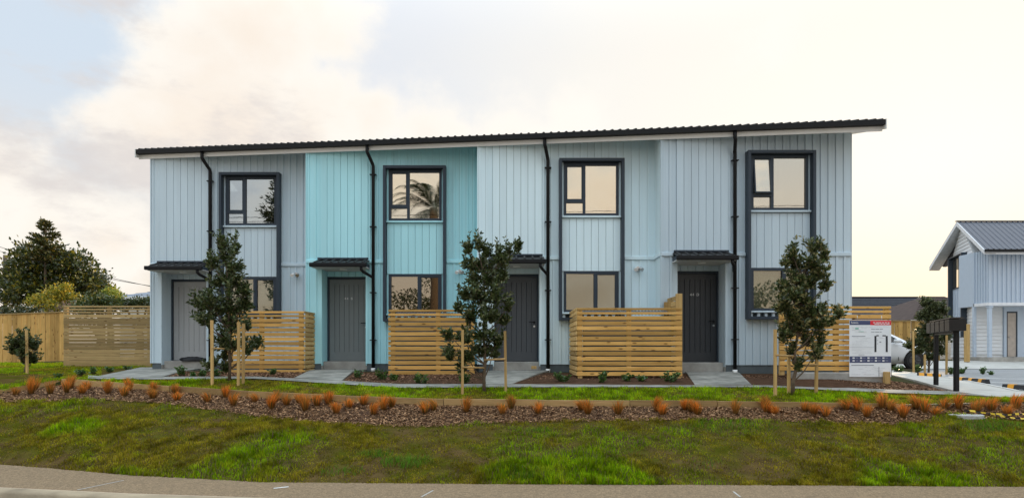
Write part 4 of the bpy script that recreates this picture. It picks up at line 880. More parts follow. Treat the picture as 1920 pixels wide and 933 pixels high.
tile_roof('bungalow', 'bungalow with blue grey roof beside the left end house', PX(207, 36), PX(420, 36), 36, zrow(557, 36), 41, zrow(533, 41), 9, M_tile3, M_white, 3.4, 0)
r = thing('paling_fence', (PX(1700, 31), 31, 1.0), 'brown paling fence behind the silver car', 'fence')
for k in range(26):
    a = PX(1600, 31) + k * .2; y = 31 + random.uniform(-.01, .01)
    if a + .19 < PX(1768, 31): MB().box(a, a + .19, y, y + .02, .98, zrow(602, 31) + random.uniform(-.012, .012), .004).build('paling', M_pale_pine, r)
MB().box(PX(1600, 31), PX(1768, 31), 30.95, 30.99, zrow(602, 31), zrow(602, 31) + .05).build('capping', M_grey_pine, r)
w = MB().box(PX(1810, 27.6), PX(1816, 27.6), 27.5, 27.7, 1.0, zrow(607, 27.6), .01).build('timber_post', M_pine_z); tag(w, 'stout square timber post in front of the white weatherboard house', 'post')
# power pole and wires at the far left
r = thing('power_pole', P(10, 600, 44), 'dark timber power pole with crossarm behind the left trees', 'power pole')
pb0 = P(10, 560, 44); MB().tube([(pb0.x, 44, 1.0), (pb0.x, 44, zrow(478, 44))], .13, 10).build('pole', M_bark, r)
MB().box(pb0.x - 1.6, pb0.x + .7, 43.8, 43.9, zrow(509, 44), zrow(503, 44)).build('crossarm', M_bark, r); MB().box(pb0.x - .2, pb0.x + .15, 43.7, 43.9, zrow(533, 44), zrow(517, 44)).build('transformer', M_black, r)
def wire(a, b, sag, rr, lab):
    n = 16; pts = [Vector(a).lerp(Vector(b), k / n) - Vector((0, 0, sag * 4 * (k / n) * (1 - k / n))) for k in range(n + 1)]
    tag(MB().tube(pts, rr, 5, cap=False).build('wire', M_black), lab, 'wire', 'overhead wires')
wire(P(-60, 442, 42), P(300, 540, 38), .25, .016, 'upper overhead wire sloping behind the left trees to the house')
wire(P(-60, 450, 42), P(300, 538, 38.4), .35, .014, 'lower overhead wire sloping behind the left trees to the house')
wire(P(-60, 480, 43), P(12, 503, 44), .1, .014, 'short overhead wire reaching the left power pole')

# ------------------------------------------------------------------ planting
def leaf_quads(pos, dirs, L, W, rng, cup=.25):
    """one folded leaf (4 corners, two triangles) per position, pointing along dirs"""
    n = len(pos); d = dirs / np.linalg.norm(dirs, axis=1, keepdims=True); r = rng.normal(size=(n, 3)); s = np.cross(d, r); s /= np.linalg.norm(s, axis=1, keepdims=True) + 1e-9
    u = np.cross(s, d); L = L[:, None]; W = W[:, None]
    b = pos; t = pos + d * L; m1 = pos + d * L * .48 + s * W + u * W * cup; m2 = pos + d * L * .48 - s * W + u * W * cup
    V = np.stack([b, m1, t, m2], 1).reshape(-1, 3); i = np.arange(n)[:, None] * 4
    Fc = np.concatenate([i + np.array([[0, 1, 2]]), i + np.array([[0, 2, 3]])], 1).reshape(-1, 3); return V, Fc
def shade(n, c1, c2, rng, hi=None, ph=.0):
    t = rng.random((n, 1)); c = np.array(c1) * (1 - t) + np.array(c2) * t; c = c * rng.uniform(.75, 1.25, (n, 1))
    if hi is not None: k = rng.random(n) < ph; c[k] = np.array(hi) * rng.uniform(.8, 1.2, (k.sum(), 1))  # hi: share of leaves with sun highlights painted into their colour
    return np.repeat(c, 4, 0)
def young_tree(name, label, base, d, blobs, seed, cat='tree', group=None, leafL=.078, dens=1.1, c1=(.028, .044, .012), c2=(.075, .105, .030), hi=(.19, .20, .09), ph=.16, trunk_r=.035, tips=26, M=None, up=.55):
    """staked young tree: trunk, limbs to every clump, twigs inside each clump, leaves set along the twigs"""
    rng = np.random.default_rng(seed); base = Vector(base)
    r = thing(name, base, label, cat, group)
    C = []; 
    for bx, by, rx, ry in blobs: c = P(bx, by, d); C.append((np.array(c) + np.array([0, rng.uniform(-.5, .5) * rx / F * d * 1.2, 0]), rx / F * d, ry / F * d))
    cen = np.mean([c[0] for c in C], 0); top = max(c[0][2] for c in C)
    tr = MB(); pts = []; n = 9; H = top - base.z
    for k in range(n + 1):
        t = k / n; x = base.x + (cen[0] - base.x) * t ** 1.5 + rng.normal() * .012 * (k > 0); y = base.y + rng.normal() * .012 * (k > 0); pts.append(Vector((x, y, base.z - .05 + (H * .9 + .05) * t)))
    tr.tube(pts, [trunk_r * (1 - .8 * k / n) for k in range(n + 1)], 7); tr.build('trunk', M_bark, r)
    lm = MB(); LP, LD = [], []
    for c, rx, ry in C:
        z0 = max(base.z + .12 * H, min(c[2] - .35 * abs(c[0] - cen[0]) - .35 * ry - .12, top - .2)); k = min(n - 1, max(1, int((z0 - base.z) / (H * .9) * n))); a = pts[k]
        cv = Vector(c); mid = a.lerp(cv, .5) + Vector((0, 0, -.10 * (cv - a).length)); lm.tube([a, mid, cv], [trunk_r * .42, trunk_r * .3, trunk_r * .14], 5, cap=False)
        nt = max(9, int(tips * dens * (rx * ry) / .06 + 7))
        for q in range(nt):
            v = rng.normal(size=3); v /= np.linalg.norm(v); v *= rng.random() ** .45; e = c + v * np.array([rx, rx * .95, ry]); s0 = c + (e - c) * .25 + np.array([0, 0, -.10]); dirn = e - s0 + np.array([0, 0, up * .15]); Ln = np.linalg.norm(dirn)
            tip = e + dirn / Ln * (rng.uniform(.02, .09) if rng.random() < .7 else rng.uniform(.1, .2))
            if q % 2 == 0: lm.tube([s0, tip], [.006, .002], 3, cap=False)
            m = rng.integers(15, 24); t = np.sort(rng.random(m)) ** .7
            LP.append(s0 + (tip - s0) * t[:, None] + rng.normal(size=(m, 3)) * .006)
            dd = rng.normal(size=(m, 3)); ax = (tip - s0) / np.linalg.norm(tip - s0); dd -= (dd @ ax)[:, None] * ax; dd /= np.linalg.norm(dd, axis=1, keepdims=True); LD.append(dd * .8 + ax * rng.uniform(.3, 1.0, (m, 1)))
    lm.build('limbs', M_bark, r)
    LP = np.concatenate(LP); LD = np.concatenate(LD); n = len(LP); L_ = leafL * rng.uniform(.7, 1.25, n)
    V, Fc = leaf_quads(LP, LD, L_, L_ * .23, rng)
    tag(bulk('crown', V, Fc, M or M_leaf, r, shade(n, c1, c2, rng, hi, ph), origin=tuple(cen)), kind='stuff'); return r
def stake(px, py, top, lab, w=.045):
    b = on_ground(px, py); h = (HOR - top) / F * b.y + EYE
    lean = random.uniform(-.02, .02); o = MB().hexa([(b.x - w / 2, b.y - w / 2, b.z - .05), (b.x + w / 2, b.y - w / 2, b.z - .05), (b.x + w / 2, b.y + w / 2, b.z - .05), (b.x - w / 2, b.y + w / 2, b.z - .05), (b.x - w / 2 + lean, b.y - w / 2, h), (b.x + w / 2 + lean, b.y - w / 2, h), (b.x + w / 2 + lean, b.y + w / 2, h), (b.x - w / 2 + lean, b.y + w / 2, h)]).build('tree_stake', M_pine_z)
    return tag(o, lab, 'stake', 'tree stakes')
def tie(a, b, z, lab):
    a = Vector(a); b = Vector(b); m = MB()
    for dz in (0,): m.tube([(a.x, a.y - .028, z), (b.x, b.y - .03, z - .02)], .017, 6)
    return tag(m.build('tree_tie', M_sleeper), lab, 'tie', 'tree ties')
GRP = 'staked young street trees'
b1 = on_ground(430, 713); young_tree('street_tree', 'bushy young evergreen in front of the left end house, leaning crown to the left', b1, b1.y, [(414, 458, 13, 18), (440, 465, 9, 22), (424, 480, 10, 18), (441, 500, 16, 22), (398, 495, 13, 18), (410, 525, 24, 26), (440, 530, 24, 28), (462, 545, 11, 16), (378, 562, 20, 22), (372, 590, 13, 18), (400, 570, 22, 26), (432, 575, 28, 30), (455, 565, 14, 22), (392, 600, 18, 18), (430, 612, 22, 22), (415, 640, 18, 18), (440, 645, 16, 16), (400, 682, 17, 9), (419, 668, 8, 12), (462, 655, 12, 13), (482, 645, 13, 12), (465, 610, 8, 12), (424, 690, 7, 10)], 21, group=GRP)
b2 = on_ground(908, 733); young_tree('street_tree', 'middle young evergreen hiding the charcoal door, open twiggy top', b2, b2.y, [(879, 465, 8, 14), (897, 462, 7, 10), (913, 472, 8, 12), (934, 468, 6, 10), (955, 470, 13, 6), (970, 465, 6, 4), (882, 492, 13, 18), (905, 495, 18, 18), (937, 488, 18, 16), (888, 520, 18, 20), (918, 522, 24, 22), (945, 515, 10, 16), (872, 552, 15, 12), (898, 550, 24, 22), (928, 555, 24, 24), (858, 574, 12, 8), (885, 590, 22, 20), (915, 592, 26, 24), (952, 575, 11, 14), (942, 600, 12, 14), (844, 629, 14, 9), (872, 634, 18, 16), (905, 628, 24, 20), (930, 640, 14, 14), (846, 664, 16, 13), (876, 668, 18, 16), (905, 660, 18, 16), (925, 660, 12, 10), (866, 690, 8, 10)], 22, group=GRP)
b3 = on_ground(1487, 739); young_tree('street_tree', 'right young evergreen with sun flecked leaves beside the white sign', b3, b3.y, [(1485, 474, 8, 14), (1474, 492, 9, 8), (1520, 466, 14, 10), (1534, 462, 8, 8), (1543, 482, 9, 14), (1500, 492, 18, 16), (1520, 495, 22, 18), (1535, 512, 18, 16), (1548, 535, 10, 10), (1492, 520, 18, 18), (1470, 540, 10, 16), (1516, 530, 20, 16), (1484, 552, 18, 22), (1508, 560, 20, 22), (1464, 575, 14, 18), (1486, 588, 22, 22), (1516, 585, 20, 18), (1538, 580, 16, 14), (1556, 600, 16, 12), (1576, 586, 10, 9), (1530, 606, 20, 16), (1480, 618, 20, 16), (1500, 610, 18, 16), (1470, 632, 10, 10), (1520, 636, 16, 16), (1524, 662, 15, 16), (1486, 655, 8, 12), (1494, 686, 8, 6), (1540, 640, 8, 10)], 23, group=GRP, ph=.28, hi=(.24, .22, .09))  # sun flecks are painted: more leaves take the lighter hi colour
b4 = on_ground(1741, 698); young_tree('street_tree', 'young evergreen beside the silver car, behind the mailboxes', b4, b4.y, [(1733, 568, 7, 10), (1748, 576, 12, 12), (1765, 580, 12, 12), (1735, 592, 14, 12), (1755, 600, 18, 16), (1775, 605, 12, 12), (1740, 622, 16, 14), (1762, 630, 16, 16), (1726, 640, 14, 10), (1745, 648, 18, 14), (1706, 648, 9, 6), (1722, 657, 12, 7), (1764, 655, 12, 12), (1742, 668, 10, 8)], 24, group=GRP, c1=(.03, .045, .016), c2=(.08, .10, .035), leafL=.085, dens=2.4)
b5 = on_ground(48, 697); young_tree('young_shrub', 'small dark staked shrub in front of the far left paling fence', b5, b5.y, [(48, 628, 12, 8), (38, 640, 16, 12), (58, 642, 16, 12), (30, 655, 12, 12), (48, 660, 18, 14), (68, 648, 9, 10), (42, 675, 12, 10), (60, 672, 10, 12)], 25, cat='shrub', ph=.05)
S = [stake(398, 721, 600, 'leaning stake at the left side of the left tree'), stake(447, 722, 603, 'front stake of the pair right of the left tree'), stake(456, 719, 606, 'rear stake of the pair right of the left tree'),
     stake(867, 739, 618, 'stake left of the middle tree in front of the screen'), stake(948.5, 737, 620, 'bright stake right of the middle tree in front of the charcoal door'),
     stake(1453.5, 742, 617, 'greyish stake left of the right tree'), stake(1479, 737, 660, 'stake close behind the right tree trunk'), stake(1530, 736, 640, 'stake right of the right tree below its foliage'),
     stake(51, 698, 618, 'single stake through the far left shrub'), stake(1713, 699, 620, 'thin stake in front of the silver car'), stake(1734, 700, 664, 'short stake beside the tree by the silver car'), stake(1774.5, 702, 628, 'orange lit stake seen between the mailbox posts')]
L = lambda o: WL[o.name]
tie(L(S[0]), b1, zrow(652, b1.y), 'flat tie from the left stake to the left tree trunk'); tie(L(S[3]), b2, zrow(687, b2.y), 'flat timber tie from left stake to the middle tree'); tie(L(S[4]), b2, zrow(672, b2.y), 'flat tie from the bright stake to the middle tree')
tie(L(S[5]), b3, zrow(665, b3.y), 'webbing tie from the greyish stake to the right tree'); tie(L(S[7]), b3, zrow(683, b3.y), 'slanting webbing tie from the right stake to the right tree')

def shrublet(px, py, w, h, lab, seed, c1=(.03, .07, .015), c2=(.07, .15, .03), group='small leafy shrubs in the beds'):
    b = on_ground(px, py); rng = np.random.default_rng(seed); sw_, sh_ = w / F * b.y, h / F * b.y; n = int(70 + 500 * sw_ * sh_ * 4)
    r = thing('bed_shrub', b, lab, 'shrub', group); m = MB(); LP = []; LD = []
    for k in range(max(5, n // 14)):
        a = rng.uniform(0, 6.28); rr = sw_ * .5 * rng.random() ** .5; e = np.array([b.x + rr * math.cos(a), b.y + rr * math.sin(a) * .8, b.z + sh_ * rng.uniform(.5, 1)]); s0 = np.array([b.x + (e[0] - b.x) * .2, b.y + (e[1] - b.y) * .2, b.z - .02])
        m.tube([s0, e], [.006, .003], 3, cap=False); q = 14; t = rng.uniform(.25, 1, q)[:, None]; LP.append(s0 + (e - s0) * t); dd = rng.normal(size=(q, 3)); dd[:, 2] = np.abs(dd[:, 2]) * .6; LD.append(dd)
    m.build('stems', M_bark, r); LP = np.concatenate(LP); LD = np.concatenate(LD); k = len(LP); Ls = .06 * rng.uniform(.7, 1.3, k); V, Fc = leaf_quads(LP, LD, Ls, Ls * .28, rng)
    tag(bulk('leaves', V, Fc, M_leaf, r, shade(k, c1, c2, rng, (.12, .20, .04), .15), origin=tuple(b)), kind='stuff')
SH = [(340, 705, 20, 20, 'leafy shrub right of the pale grey door path, leftmost in the first bed'), (362, 706, 10, 9, 'tiny shrub second in the first bed below the pale grey door'), (380, 706, 14, 12, 'thin shrub left of the left tree trunk'), (404, 706, 18, 14, 'low shrub between the left stake and the left tree'),
      (512, 702, 14, 14, 'single shrub under the left slat screen'), (672, 709, 20, 16, 'leftmost shrub in the bed below the turquoise house'), (716, 712, 26, 20, 'widest shrub in the bed below the turquoise house pipe'), (738, 713, 16, 14, 'shrub at the left end of the second screen'),
      (790, 719, 30, 18, 'shrub below the middle of the second screen'), (871, 720, 22, 22, 'bright shrub at the foot of the middle tree stake'), (1055, 717, 34, 22, 'spreading shrub left of the knotty screen'), (1130, 719, 20, 26, 'upright shrub in front of the knotty screen'),
      (1176, 716, 22, 18, 'shrub below the centre of the knotty screen'), (1205, 716, 20, 12, 'low shrub right of centre below the knotty screen'), (1255, 717, 40, 22, 'wide shrub at the right end of the knotty screen'),
      (1683, 699, 22, 16, 'small shrub in front of the silver car door'), (1722, 699, 13, 16, 'small shrub in front of the silver car wheel'), (1783, 702, 16, 14, 'small shrub between the mailbox posts'), (1803, 701, 18, 14, 'small shrub right of the mailbox post'), (1843, 702, 12, 16, 'upright small shrub in the car park island'), (1858, 703, 10, 8, 'last tiny shrub at the right end of the car park island'),
      (110, 708, 14, 10, 'low plant at the left corner of the timber edging'), (150, 704, 18, 12, 'low plant beside the first porch path'), (175, 702, 14, 14, 'taller plant beside the first porch path'), (205, 698, 16, 10, 'low plant in front of the tall slat fence'), (238, 694, 18, 9, 'low plant at the foot of the left house corner')]
for k, a in enumerate(SH): shrublet(*a, 300 + k)

def sedge(k, px, py, order):
    ze, de = map(float, line('E', px)); py = max(py, HOR + (EYE - ze) * F / de + 2.5); b = on_ground(px, py); rng = np.random.default_rng(900 + k); n = int(rng.uniform(110, 220)); h = .225 * rng.uniform(.65, 1.2) * min(1.2, b.y / 10)
    h = {0: h}.get(0); a = rng.uniform(0, 6.28, n); sp = rng.random(n) ** .7; rt = np.stack([b.x + np.cos(a) * .035 * sp, b.y + np.sin(a) * .035 * sp, np.full(n, b.z - .01)], 1)
    hh = h * rng.uniform(.6, 1.15, n); out = .13 * sp * rng.uniform(.6, 1.3, n); o = np.stack([np.cos(a), np.sin(a), np.zeros(n)], 1); side = np.stack([-np.sin(a), np.cos(a), np.zeros(n)], 1) * .0035
    mid = rt + o * out[:, None] * .45; mid[:, 2] += hh * .62; tip = rt + o * out[:, None]; tip[:, 2] += hh
    V = np.stack([rt - side, rt + side, mid + side, mid - side, tip], 1).reshape(-1, 3); i = np.arange(n)[:, None] * 5
    Fc = np.concatenate([i + np.array([[0, 1, 2]]), i + np.array([[0, 2, 3]]), i + np.array([[3, 2, 4]])], 1).reshape(-1, 3)
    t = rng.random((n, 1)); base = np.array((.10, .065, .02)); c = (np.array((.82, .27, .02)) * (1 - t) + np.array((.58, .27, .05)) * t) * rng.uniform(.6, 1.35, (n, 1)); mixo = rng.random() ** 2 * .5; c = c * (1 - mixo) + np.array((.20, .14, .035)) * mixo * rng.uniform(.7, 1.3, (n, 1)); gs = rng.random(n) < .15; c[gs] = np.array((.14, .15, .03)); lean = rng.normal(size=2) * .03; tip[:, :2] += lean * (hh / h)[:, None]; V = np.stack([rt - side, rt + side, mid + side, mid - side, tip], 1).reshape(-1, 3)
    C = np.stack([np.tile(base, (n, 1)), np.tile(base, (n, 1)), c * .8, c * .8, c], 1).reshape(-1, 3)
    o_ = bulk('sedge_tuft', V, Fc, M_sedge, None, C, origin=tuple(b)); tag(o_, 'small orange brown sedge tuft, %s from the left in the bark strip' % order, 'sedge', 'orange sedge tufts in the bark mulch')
TUF = [(29, 741), (58, 739), (66, 731), (94, 739), (125, 736), (133, 728), (154, 738), (163, 730), (202, 737), (233, 743), (242, 733), (287, 731), (287, 747), (329, 735), (332, 751), (388, 754), (423, 745), (438, 760), (478, 753), (509, 766), (519, 752), (537, 759), (561, 754), (572, 769), (594, 761), (616, 757), (630, 775), (654, 764), (682, 759), (701, 777), (719, 768), (734, 764), (796, 774), (813, 769), (874, 772), (942, 776), (958, 765), (1009, 775), (1090, 769), (1102, 776), (1159, 777), (1232, 772), (1242, 778), (1285, 768), (1296, 772), (1307, 777), (1379, 776), (1435, 766), (1438, 773), (1451, 776), (1510, 770), (1526, 776), (1548, 780), (1586, 768), (1607, 770), (1625, 781), (1654, 766), (1670, 770), (1693, 782), (1717, 766), (1733, 773), (1755, 778), (1771, 765), (1798, 767), (1830, 772), (1841, 763), (1860, 769), (1889, 777), (1905, 766)]
ONES = ['', 'first', 'second', 'third', 'fourth', 'fifth', 'sixth', 'seventh', 'eighth', 'ninth', 'tenth', 'eleventh', 'twelfth', 'thirteenth', 'fourteenth', 'fifteenth', 'sixteenth', 'seventeenth', 'eighteenth', 'nineteenth']
TENS = {2: ('twentieth', 'twenty'), 3: ('thirtieth', 'thirty'), 4: ('fortieth', 'forty'), 5: ('fiftieth', 'fifty'), 6: ('sixtieth', 'sixty'), 7: ('seventieth', 'seventy')}
def ordinal(n): return ONES[n] if n < 20 else (TENS[n // 10][0] if n % 10 == 0 else TENS[n // 10][1] + ' ' + ONES[n % 10])
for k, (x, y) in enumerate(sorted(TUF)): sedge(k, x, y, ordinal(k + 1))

# grass: real blades on the bank, the verge and the side lawn; colour patches belong to the turf itself
def grass(name, label, a, b, n, hmin, hmax, seed, x0=-150, x1=2070, bump=None, lush=0.0, w=.004):
    rng = np.random.default_rng(seed); px = rng.uniform(x0, x1, int(n * 1.9)); t = rng.uniform(-.012, 1, len(px))
    za, da = line(a, px); zb_, db_ = line(b, px); d = da + (db_ - da) * t; X = (px - 960) / F * d; z = za + (zb_ - za) * t
    if bump: z = z + bump(X, d, np.clip(t, 0, 1))
    pn = vnoise(X, d, 1.1, seed + 3); fine = vnoise(X, d, .28, seed + 5, 3); dirt = vnoise(X + 20, d * 1.6, 1.7, seed + 7, 4)
    green = np.clip((pn - .47) * 4 + (fine - .5) * 1.6 + lush, 0, 1); bare = np.clip((dirt - .50) * 5 + (fine - .5) * 2.5 - lush * 3, 0, 1)
    keep = rng.random(len(px)) > bare * .62 + .1 * (1 - green); px, X, d, z, green, bare, fine, t = [v[keep][:n] for v in (px, X, d, z, green, bare, fine, t)]; n = len(X)
    cl = vnoise(X, d, .11, seed + 9, 2); h = (hmin + (hmax - hmin) * rng.random(n) ** 1.4) * (.55 + .7 * green) * (1 - .45 * bare) * (.45 + 1.15 * np.clip((cl - .25) * 2, 0, 1)); az = rng.uniform(0, 6.28, n); ln = rng.uniform(.1, .75, n) * h
    rt = np.stack([X, d, z - .004], 1); o = np.stack([np.cos(az), np.sin(az), np.zeros(n)], 1); sd_ = np.stack([-np.sin(az), np.cos(az), np.zeros(n)], 1) * (w * rng.uniform(.7, 1.4, n))[:, None]
    mid = rt + o * (ln * .4)[:, None]; mid[:, 2] += h * .6; tip = rt + o * ln[:, None]; tip[:, 2] += h
    V = np.stack([rt - sd_, rt + sd_, mid + sd_ * .7, mid - sd_ * .7, tip], 1).reshape(-1, 3); i = np.arange(n)[:, None] * 5
    Fc = np.concatenate([i + np.array([[0, 1, 2]]), i + np.array([[0, 2, 3]]), i + np.array([[3, 2, 4]])], 1).reshape(-1, 3)
    g = green[:, None]; v = rng.random((n, 1)); dry = np.array((.19, .19, .006)) * (1 - v) + np.array((.25, .19, .02)) * v; grn = np.array((.12, .27, .004)) * (1 - v) + np.array((.24, .31, .005)) * v
    tone = np.clip(.35 + 1.5 * (vnoise(X + 5, d, .16, seed + 13, 3) - .15), .4, 1.6)[:, None]; c = (dry * (1 - g) + grn * g) * rng.uniform(.6, 1.45, (n, 1)) * tone * (1 + .35 * max(0, lush)); br = (rng.random(n) < .06 + .25 * bare * (1 - lush))[:, None]; c = np.where(br, np.array((.16, .115, .06)) * rng.uniform(.6, 1.3, (n, 1)), c)
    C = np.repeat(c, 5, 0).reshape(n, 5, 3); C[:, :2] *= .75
    return tag(bulk(name, V, Fc, M_grass, None, C.reshape(-1, 3)), label, 'grass', kind='stuff')
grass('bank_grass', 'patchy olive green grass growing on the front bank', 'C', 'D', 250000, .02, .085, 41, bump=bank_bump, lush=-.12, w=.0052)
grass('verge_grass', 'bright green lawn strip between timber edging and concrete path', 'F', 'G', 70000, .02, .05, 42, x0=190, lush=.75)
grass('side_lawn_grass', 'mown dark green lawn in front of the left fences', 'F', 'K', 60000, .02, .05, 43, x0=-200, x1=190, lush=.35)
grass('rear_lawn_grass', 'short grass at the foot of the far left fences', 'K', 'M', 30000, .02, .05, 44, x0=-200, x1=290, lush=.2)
# tall rank clumps along the bank
def clumps():
    rng = np.random.default_rng(77); VV = []; CC = []
    for px, py, nn, hh, rr in ((985, 893, 260, .13, .30), (760, 870, 420, .12, .35), (705, 855, 260, .10, .25), (640, 885, 160, .08, .3), (1010, 810, 120, .09, .2), (1290, 870, 260, .08, .45), (240, 792, 200, .07, .2), (1850, 800, 500, .09, .5), (1120, 880, 200, .08, .4), (1370, 800, 380, .07, .7), (950, 885, 200, .10, .25), (1180, 850, 150, .08, .3)):
        b = on_ground(px, py)
        for q in range(nn):
            a = rng.uniform(0, 6.28); r0 = rr * rng.random() ** .6; X = b.x + math.cos(a) * r0; Y = b.y + math.sin(a) * r0 * .5; z = ground_z(X, Y) + .0; h = hh * rng.uniform(.4, 1.1); az = rng.uniform(0, 6.28); o = np.array([math.cos(az), math.sin(az), 0]) * h * .5; s = np.array([-math.sin(az), math.cos(az), 0]) * .004
            p = np.array([X, Y, z]); VV += [p - s, p + s, p + o * .4 + s * .7 + [0, 0, h * .6], p + o * .4 - s * .7 + [0, 0, h * .6], p + o + [0, 0, h]]
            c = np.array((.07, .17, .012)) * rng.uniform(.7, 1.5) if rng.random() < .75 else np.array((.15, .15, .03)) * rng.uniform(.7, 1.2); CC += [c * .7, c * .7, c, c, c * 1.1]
    n = len(VV) // 5; i = np.arange(n)[:, None] * 5; Fc = np.concatenate([i + np.array([[0, 1, 2]]), i + np.array([[0, 2, 3]]), i + np.array([[3, 2, 4]])], 1).reshape(-1, 3)
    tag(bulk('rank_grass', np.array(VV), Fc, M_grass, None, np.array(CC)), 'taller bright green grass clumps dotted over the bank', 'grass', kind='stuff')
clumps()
# bark chips
def chips(name, label, a, b, n, seed, x0, x1, dz=0, size=.028, spill=0.0, c1=(.15, .075, .034), c2=(.44, .255, .135), mask=None):
    rng = np.random.default_rng(seed); px = rng.uniform(x0, x1, n); t = rng.uniform(-spill, 1, n); za, da = line(a, px); zb_, db_ = line(b, px); d = da + (db_ - da) * t; X = (px - 960) / F * d; z = za + (zb_ - za) * t + dz + rng.uniform(0, .02, n)
    if mask is not None: k = mask(px, HOR + (EYE - z) * F / d); px, X, d, z = px[k], X[k], d[k], z[k]; n = len(X)
    az = rng.uniform(0, 6.28, n); tl = rng.normal(0, .35, n); L_ = size * rng.uniform(.35, 1.4, n) * np.where(rng.random(n) < .08, 1.9, 1); W_ = L_ * rng.uniform(.25, .6, n)
    u = np.stack([np.cos(az) * np.cos(tl), np.sin(az) * np.cos(tl), np.sin(tl)], 1) * L_[:, None] / 2; v = np.stack([-np.sin(az), np.cos(az), rng.normal(0, .35, n)], 1) * W_[:, None] / 2; p = np.stack([X, d, z], 1)
    V = np.stack([p - u - v, p + u - v, p + u + v, p - u + v], 1).reshape(-1, 3); Fc = np.arange(4 * n).reshape(-1, 4)
    s = rng.random((n, 1)); c = (np.array(c1) * (1 - s) + np.array(c2) * s) * rng.uniform(.45, 1.35, (n, 1))
    return tag(bulk(name, V, Fc, M_chip, None, np.repeat(c, 4, 0)), label, 'mulch', kind='stuff')
chips('bark_mulch', 'reddish brown bark chips covering the sloping planted strip', 'D', 'E', 90000, 51, -150, 2070, .0, size=.023, spill=.08)
def in_bed(px, py):
    k = np.zeros(len(px), bool)
    for poly in ([(300, 708), (345, 696), (590, 694), (556, 708)], [(642, 714), (664, 698), (904, 700), (903, 721), (751, 721)], [(962, 720), (1010, 703), (1282, 700), (1300, 721)], [(1412, 721), (1390, 703), (1670, 706), (1672, 712), (1785, 734), (1670, 731)]):
        ins = np.zeros(len(px), bool); j = len(poly) - 1
        for i in range(len(poly)):
            (xi, yi), (xj, yj) = poly[i], poly[j]; c = ((yi > py) != (yj > py)) & (px < (xj - xi) * (py - yi) / (yj - yi + 1e-9) + xi); ins ^= c; j = i
        k |= ins
    return k
chips('bed_bark_mulch', 'dark bark chips in the garden beds in front of the houses', 'H', 'K', 70000, 52, 290, 1800, -.01, .026, c1=(.15, .08, .045), c2=(.32, .18, .105), mask=in_bed)

# manhole lid with warning tape at the right
mp_ = on_ground(1809, 778); mz = mp_.z - .005
r = thing('manhole', (mp_.x, mp_.y, mz), 'round pale concrete manhole lid in the bank at the right', 'manhole'); M_lid = mat('lid_concrete', (.36, .355, .34), .9, .3, 30, bump=.6, bscale=120)
MB().tube([(mp_.x, mp_.y, mz - .30), (mp_.x, mp_.y, mz - .012)], .262, 40, False).build('collar', M_concd, r); MB().tube([(mp_.x, mp_.y, mz - .011), (mp_.x, mp_.y, mz + .018), (mp_.x, mp_.y, mz + .026)], [.245, .245, .232], 40, False).build('lid', M_lid, r)
for s in (-1, 1): MB().tube([(mp_.x + s * .12, mp_.y, mz + .0262), (mp_.x + s * .12, mp_.y, mz + .028)], .02, 10, False).build('lifting_hole', M_black, r)
def tape(pts, lab):
    W = [on_ground(x, y, .03) for x, y in pts]; r = thing('warning_tape', W[0], lab, 'warning tape', 'warning tapes'); M_ty_ = MATS.get('tape_yellow') or mat('tape_yellow', (.62, .42, .02), .6); k = 0
    for a, b in zip(W[:-1], W[1:]):
        n = max(1, int((b - a).length / .055))
        for q in range(n):
            p = a.lerp(b, q / n); s = a.lerp(b, (q + 1) / n); dz = Vector((0, 0, .024)); w = Vector((0, random.uniform(.0, .03), random.uniform(-.012, .008)))
            MB().add([p, s, s + dz + w, p + dz + w, p + Vector((0, .002, 0)), s + Vector((0, .002, 0)), s + dz + w + Vector((0, .002, 0)), p + dz + w + Vector((0, .002, 0))], [(0, 1, 2, 3), (7, 6, 5, 4), (0, 4, 5, 1), (3, 2, 6, 7)]).build('stripe', M_ty_ if k % 2 else M_black, r); k += 1
tape([(1808, 774), (1830, 776), (1858, 780), (1885, 786), (1914, 789), (1945, 790)], 'yellow and black warning tape lying on the bank, nearer run'); tape([(1858, 780), (1890, 782), (1925, 780)], 'yellow and black warning tape, farther short run by the mulch')

# black rubbish bag on the first doorstep and loose offcut by the charcoal door
st_ = Vector((PX(362, 16.25), 16.25, 1.275)); rng = np.random.default_rng(5); m = MB(); nu, nv = 14, 7; V = []
for j in range(nv + 1):
    for i in range(nu): th = 2 * math.pi * i / nu; ph = math.pi / 2 * j / nv; q = 1 + rng.uniform(-.12, .12); V.append((st_.x + .34 * math.cos(th) * math.cos(ph) * q, st_.y + .12 * math.sin(th) * math.cos(ph) * q, st_.z - .01 + .11 * math.sin(ph) ** .5 * q))
m.add(V, [(j * nu + i, j * nu + (i + 1) % nu, (j + 1) * nu + (i + 1) % nu, (j + 1) * nu + i) for j in range(nv) for i in range(nu)], True); tag(m.build('rubbish_bag', mat('bag_plastic', (.010, .010, .012), .45, spec=.25)), 'flat black plastic bag lying on the step of the pale grey door', 'bag')
cz = Vector((PX(1001, 14.7), 14.7, 1.14)); tag(MB().box(cz.x - .06, cz.x + .06, cz.y - .05, cz.y + .05, cz.z - .02, cz.z + .05, .008).build('timber_offcut', M_pine_z), 'small pale timber offcut beside the charcoal door step', 'offcut')

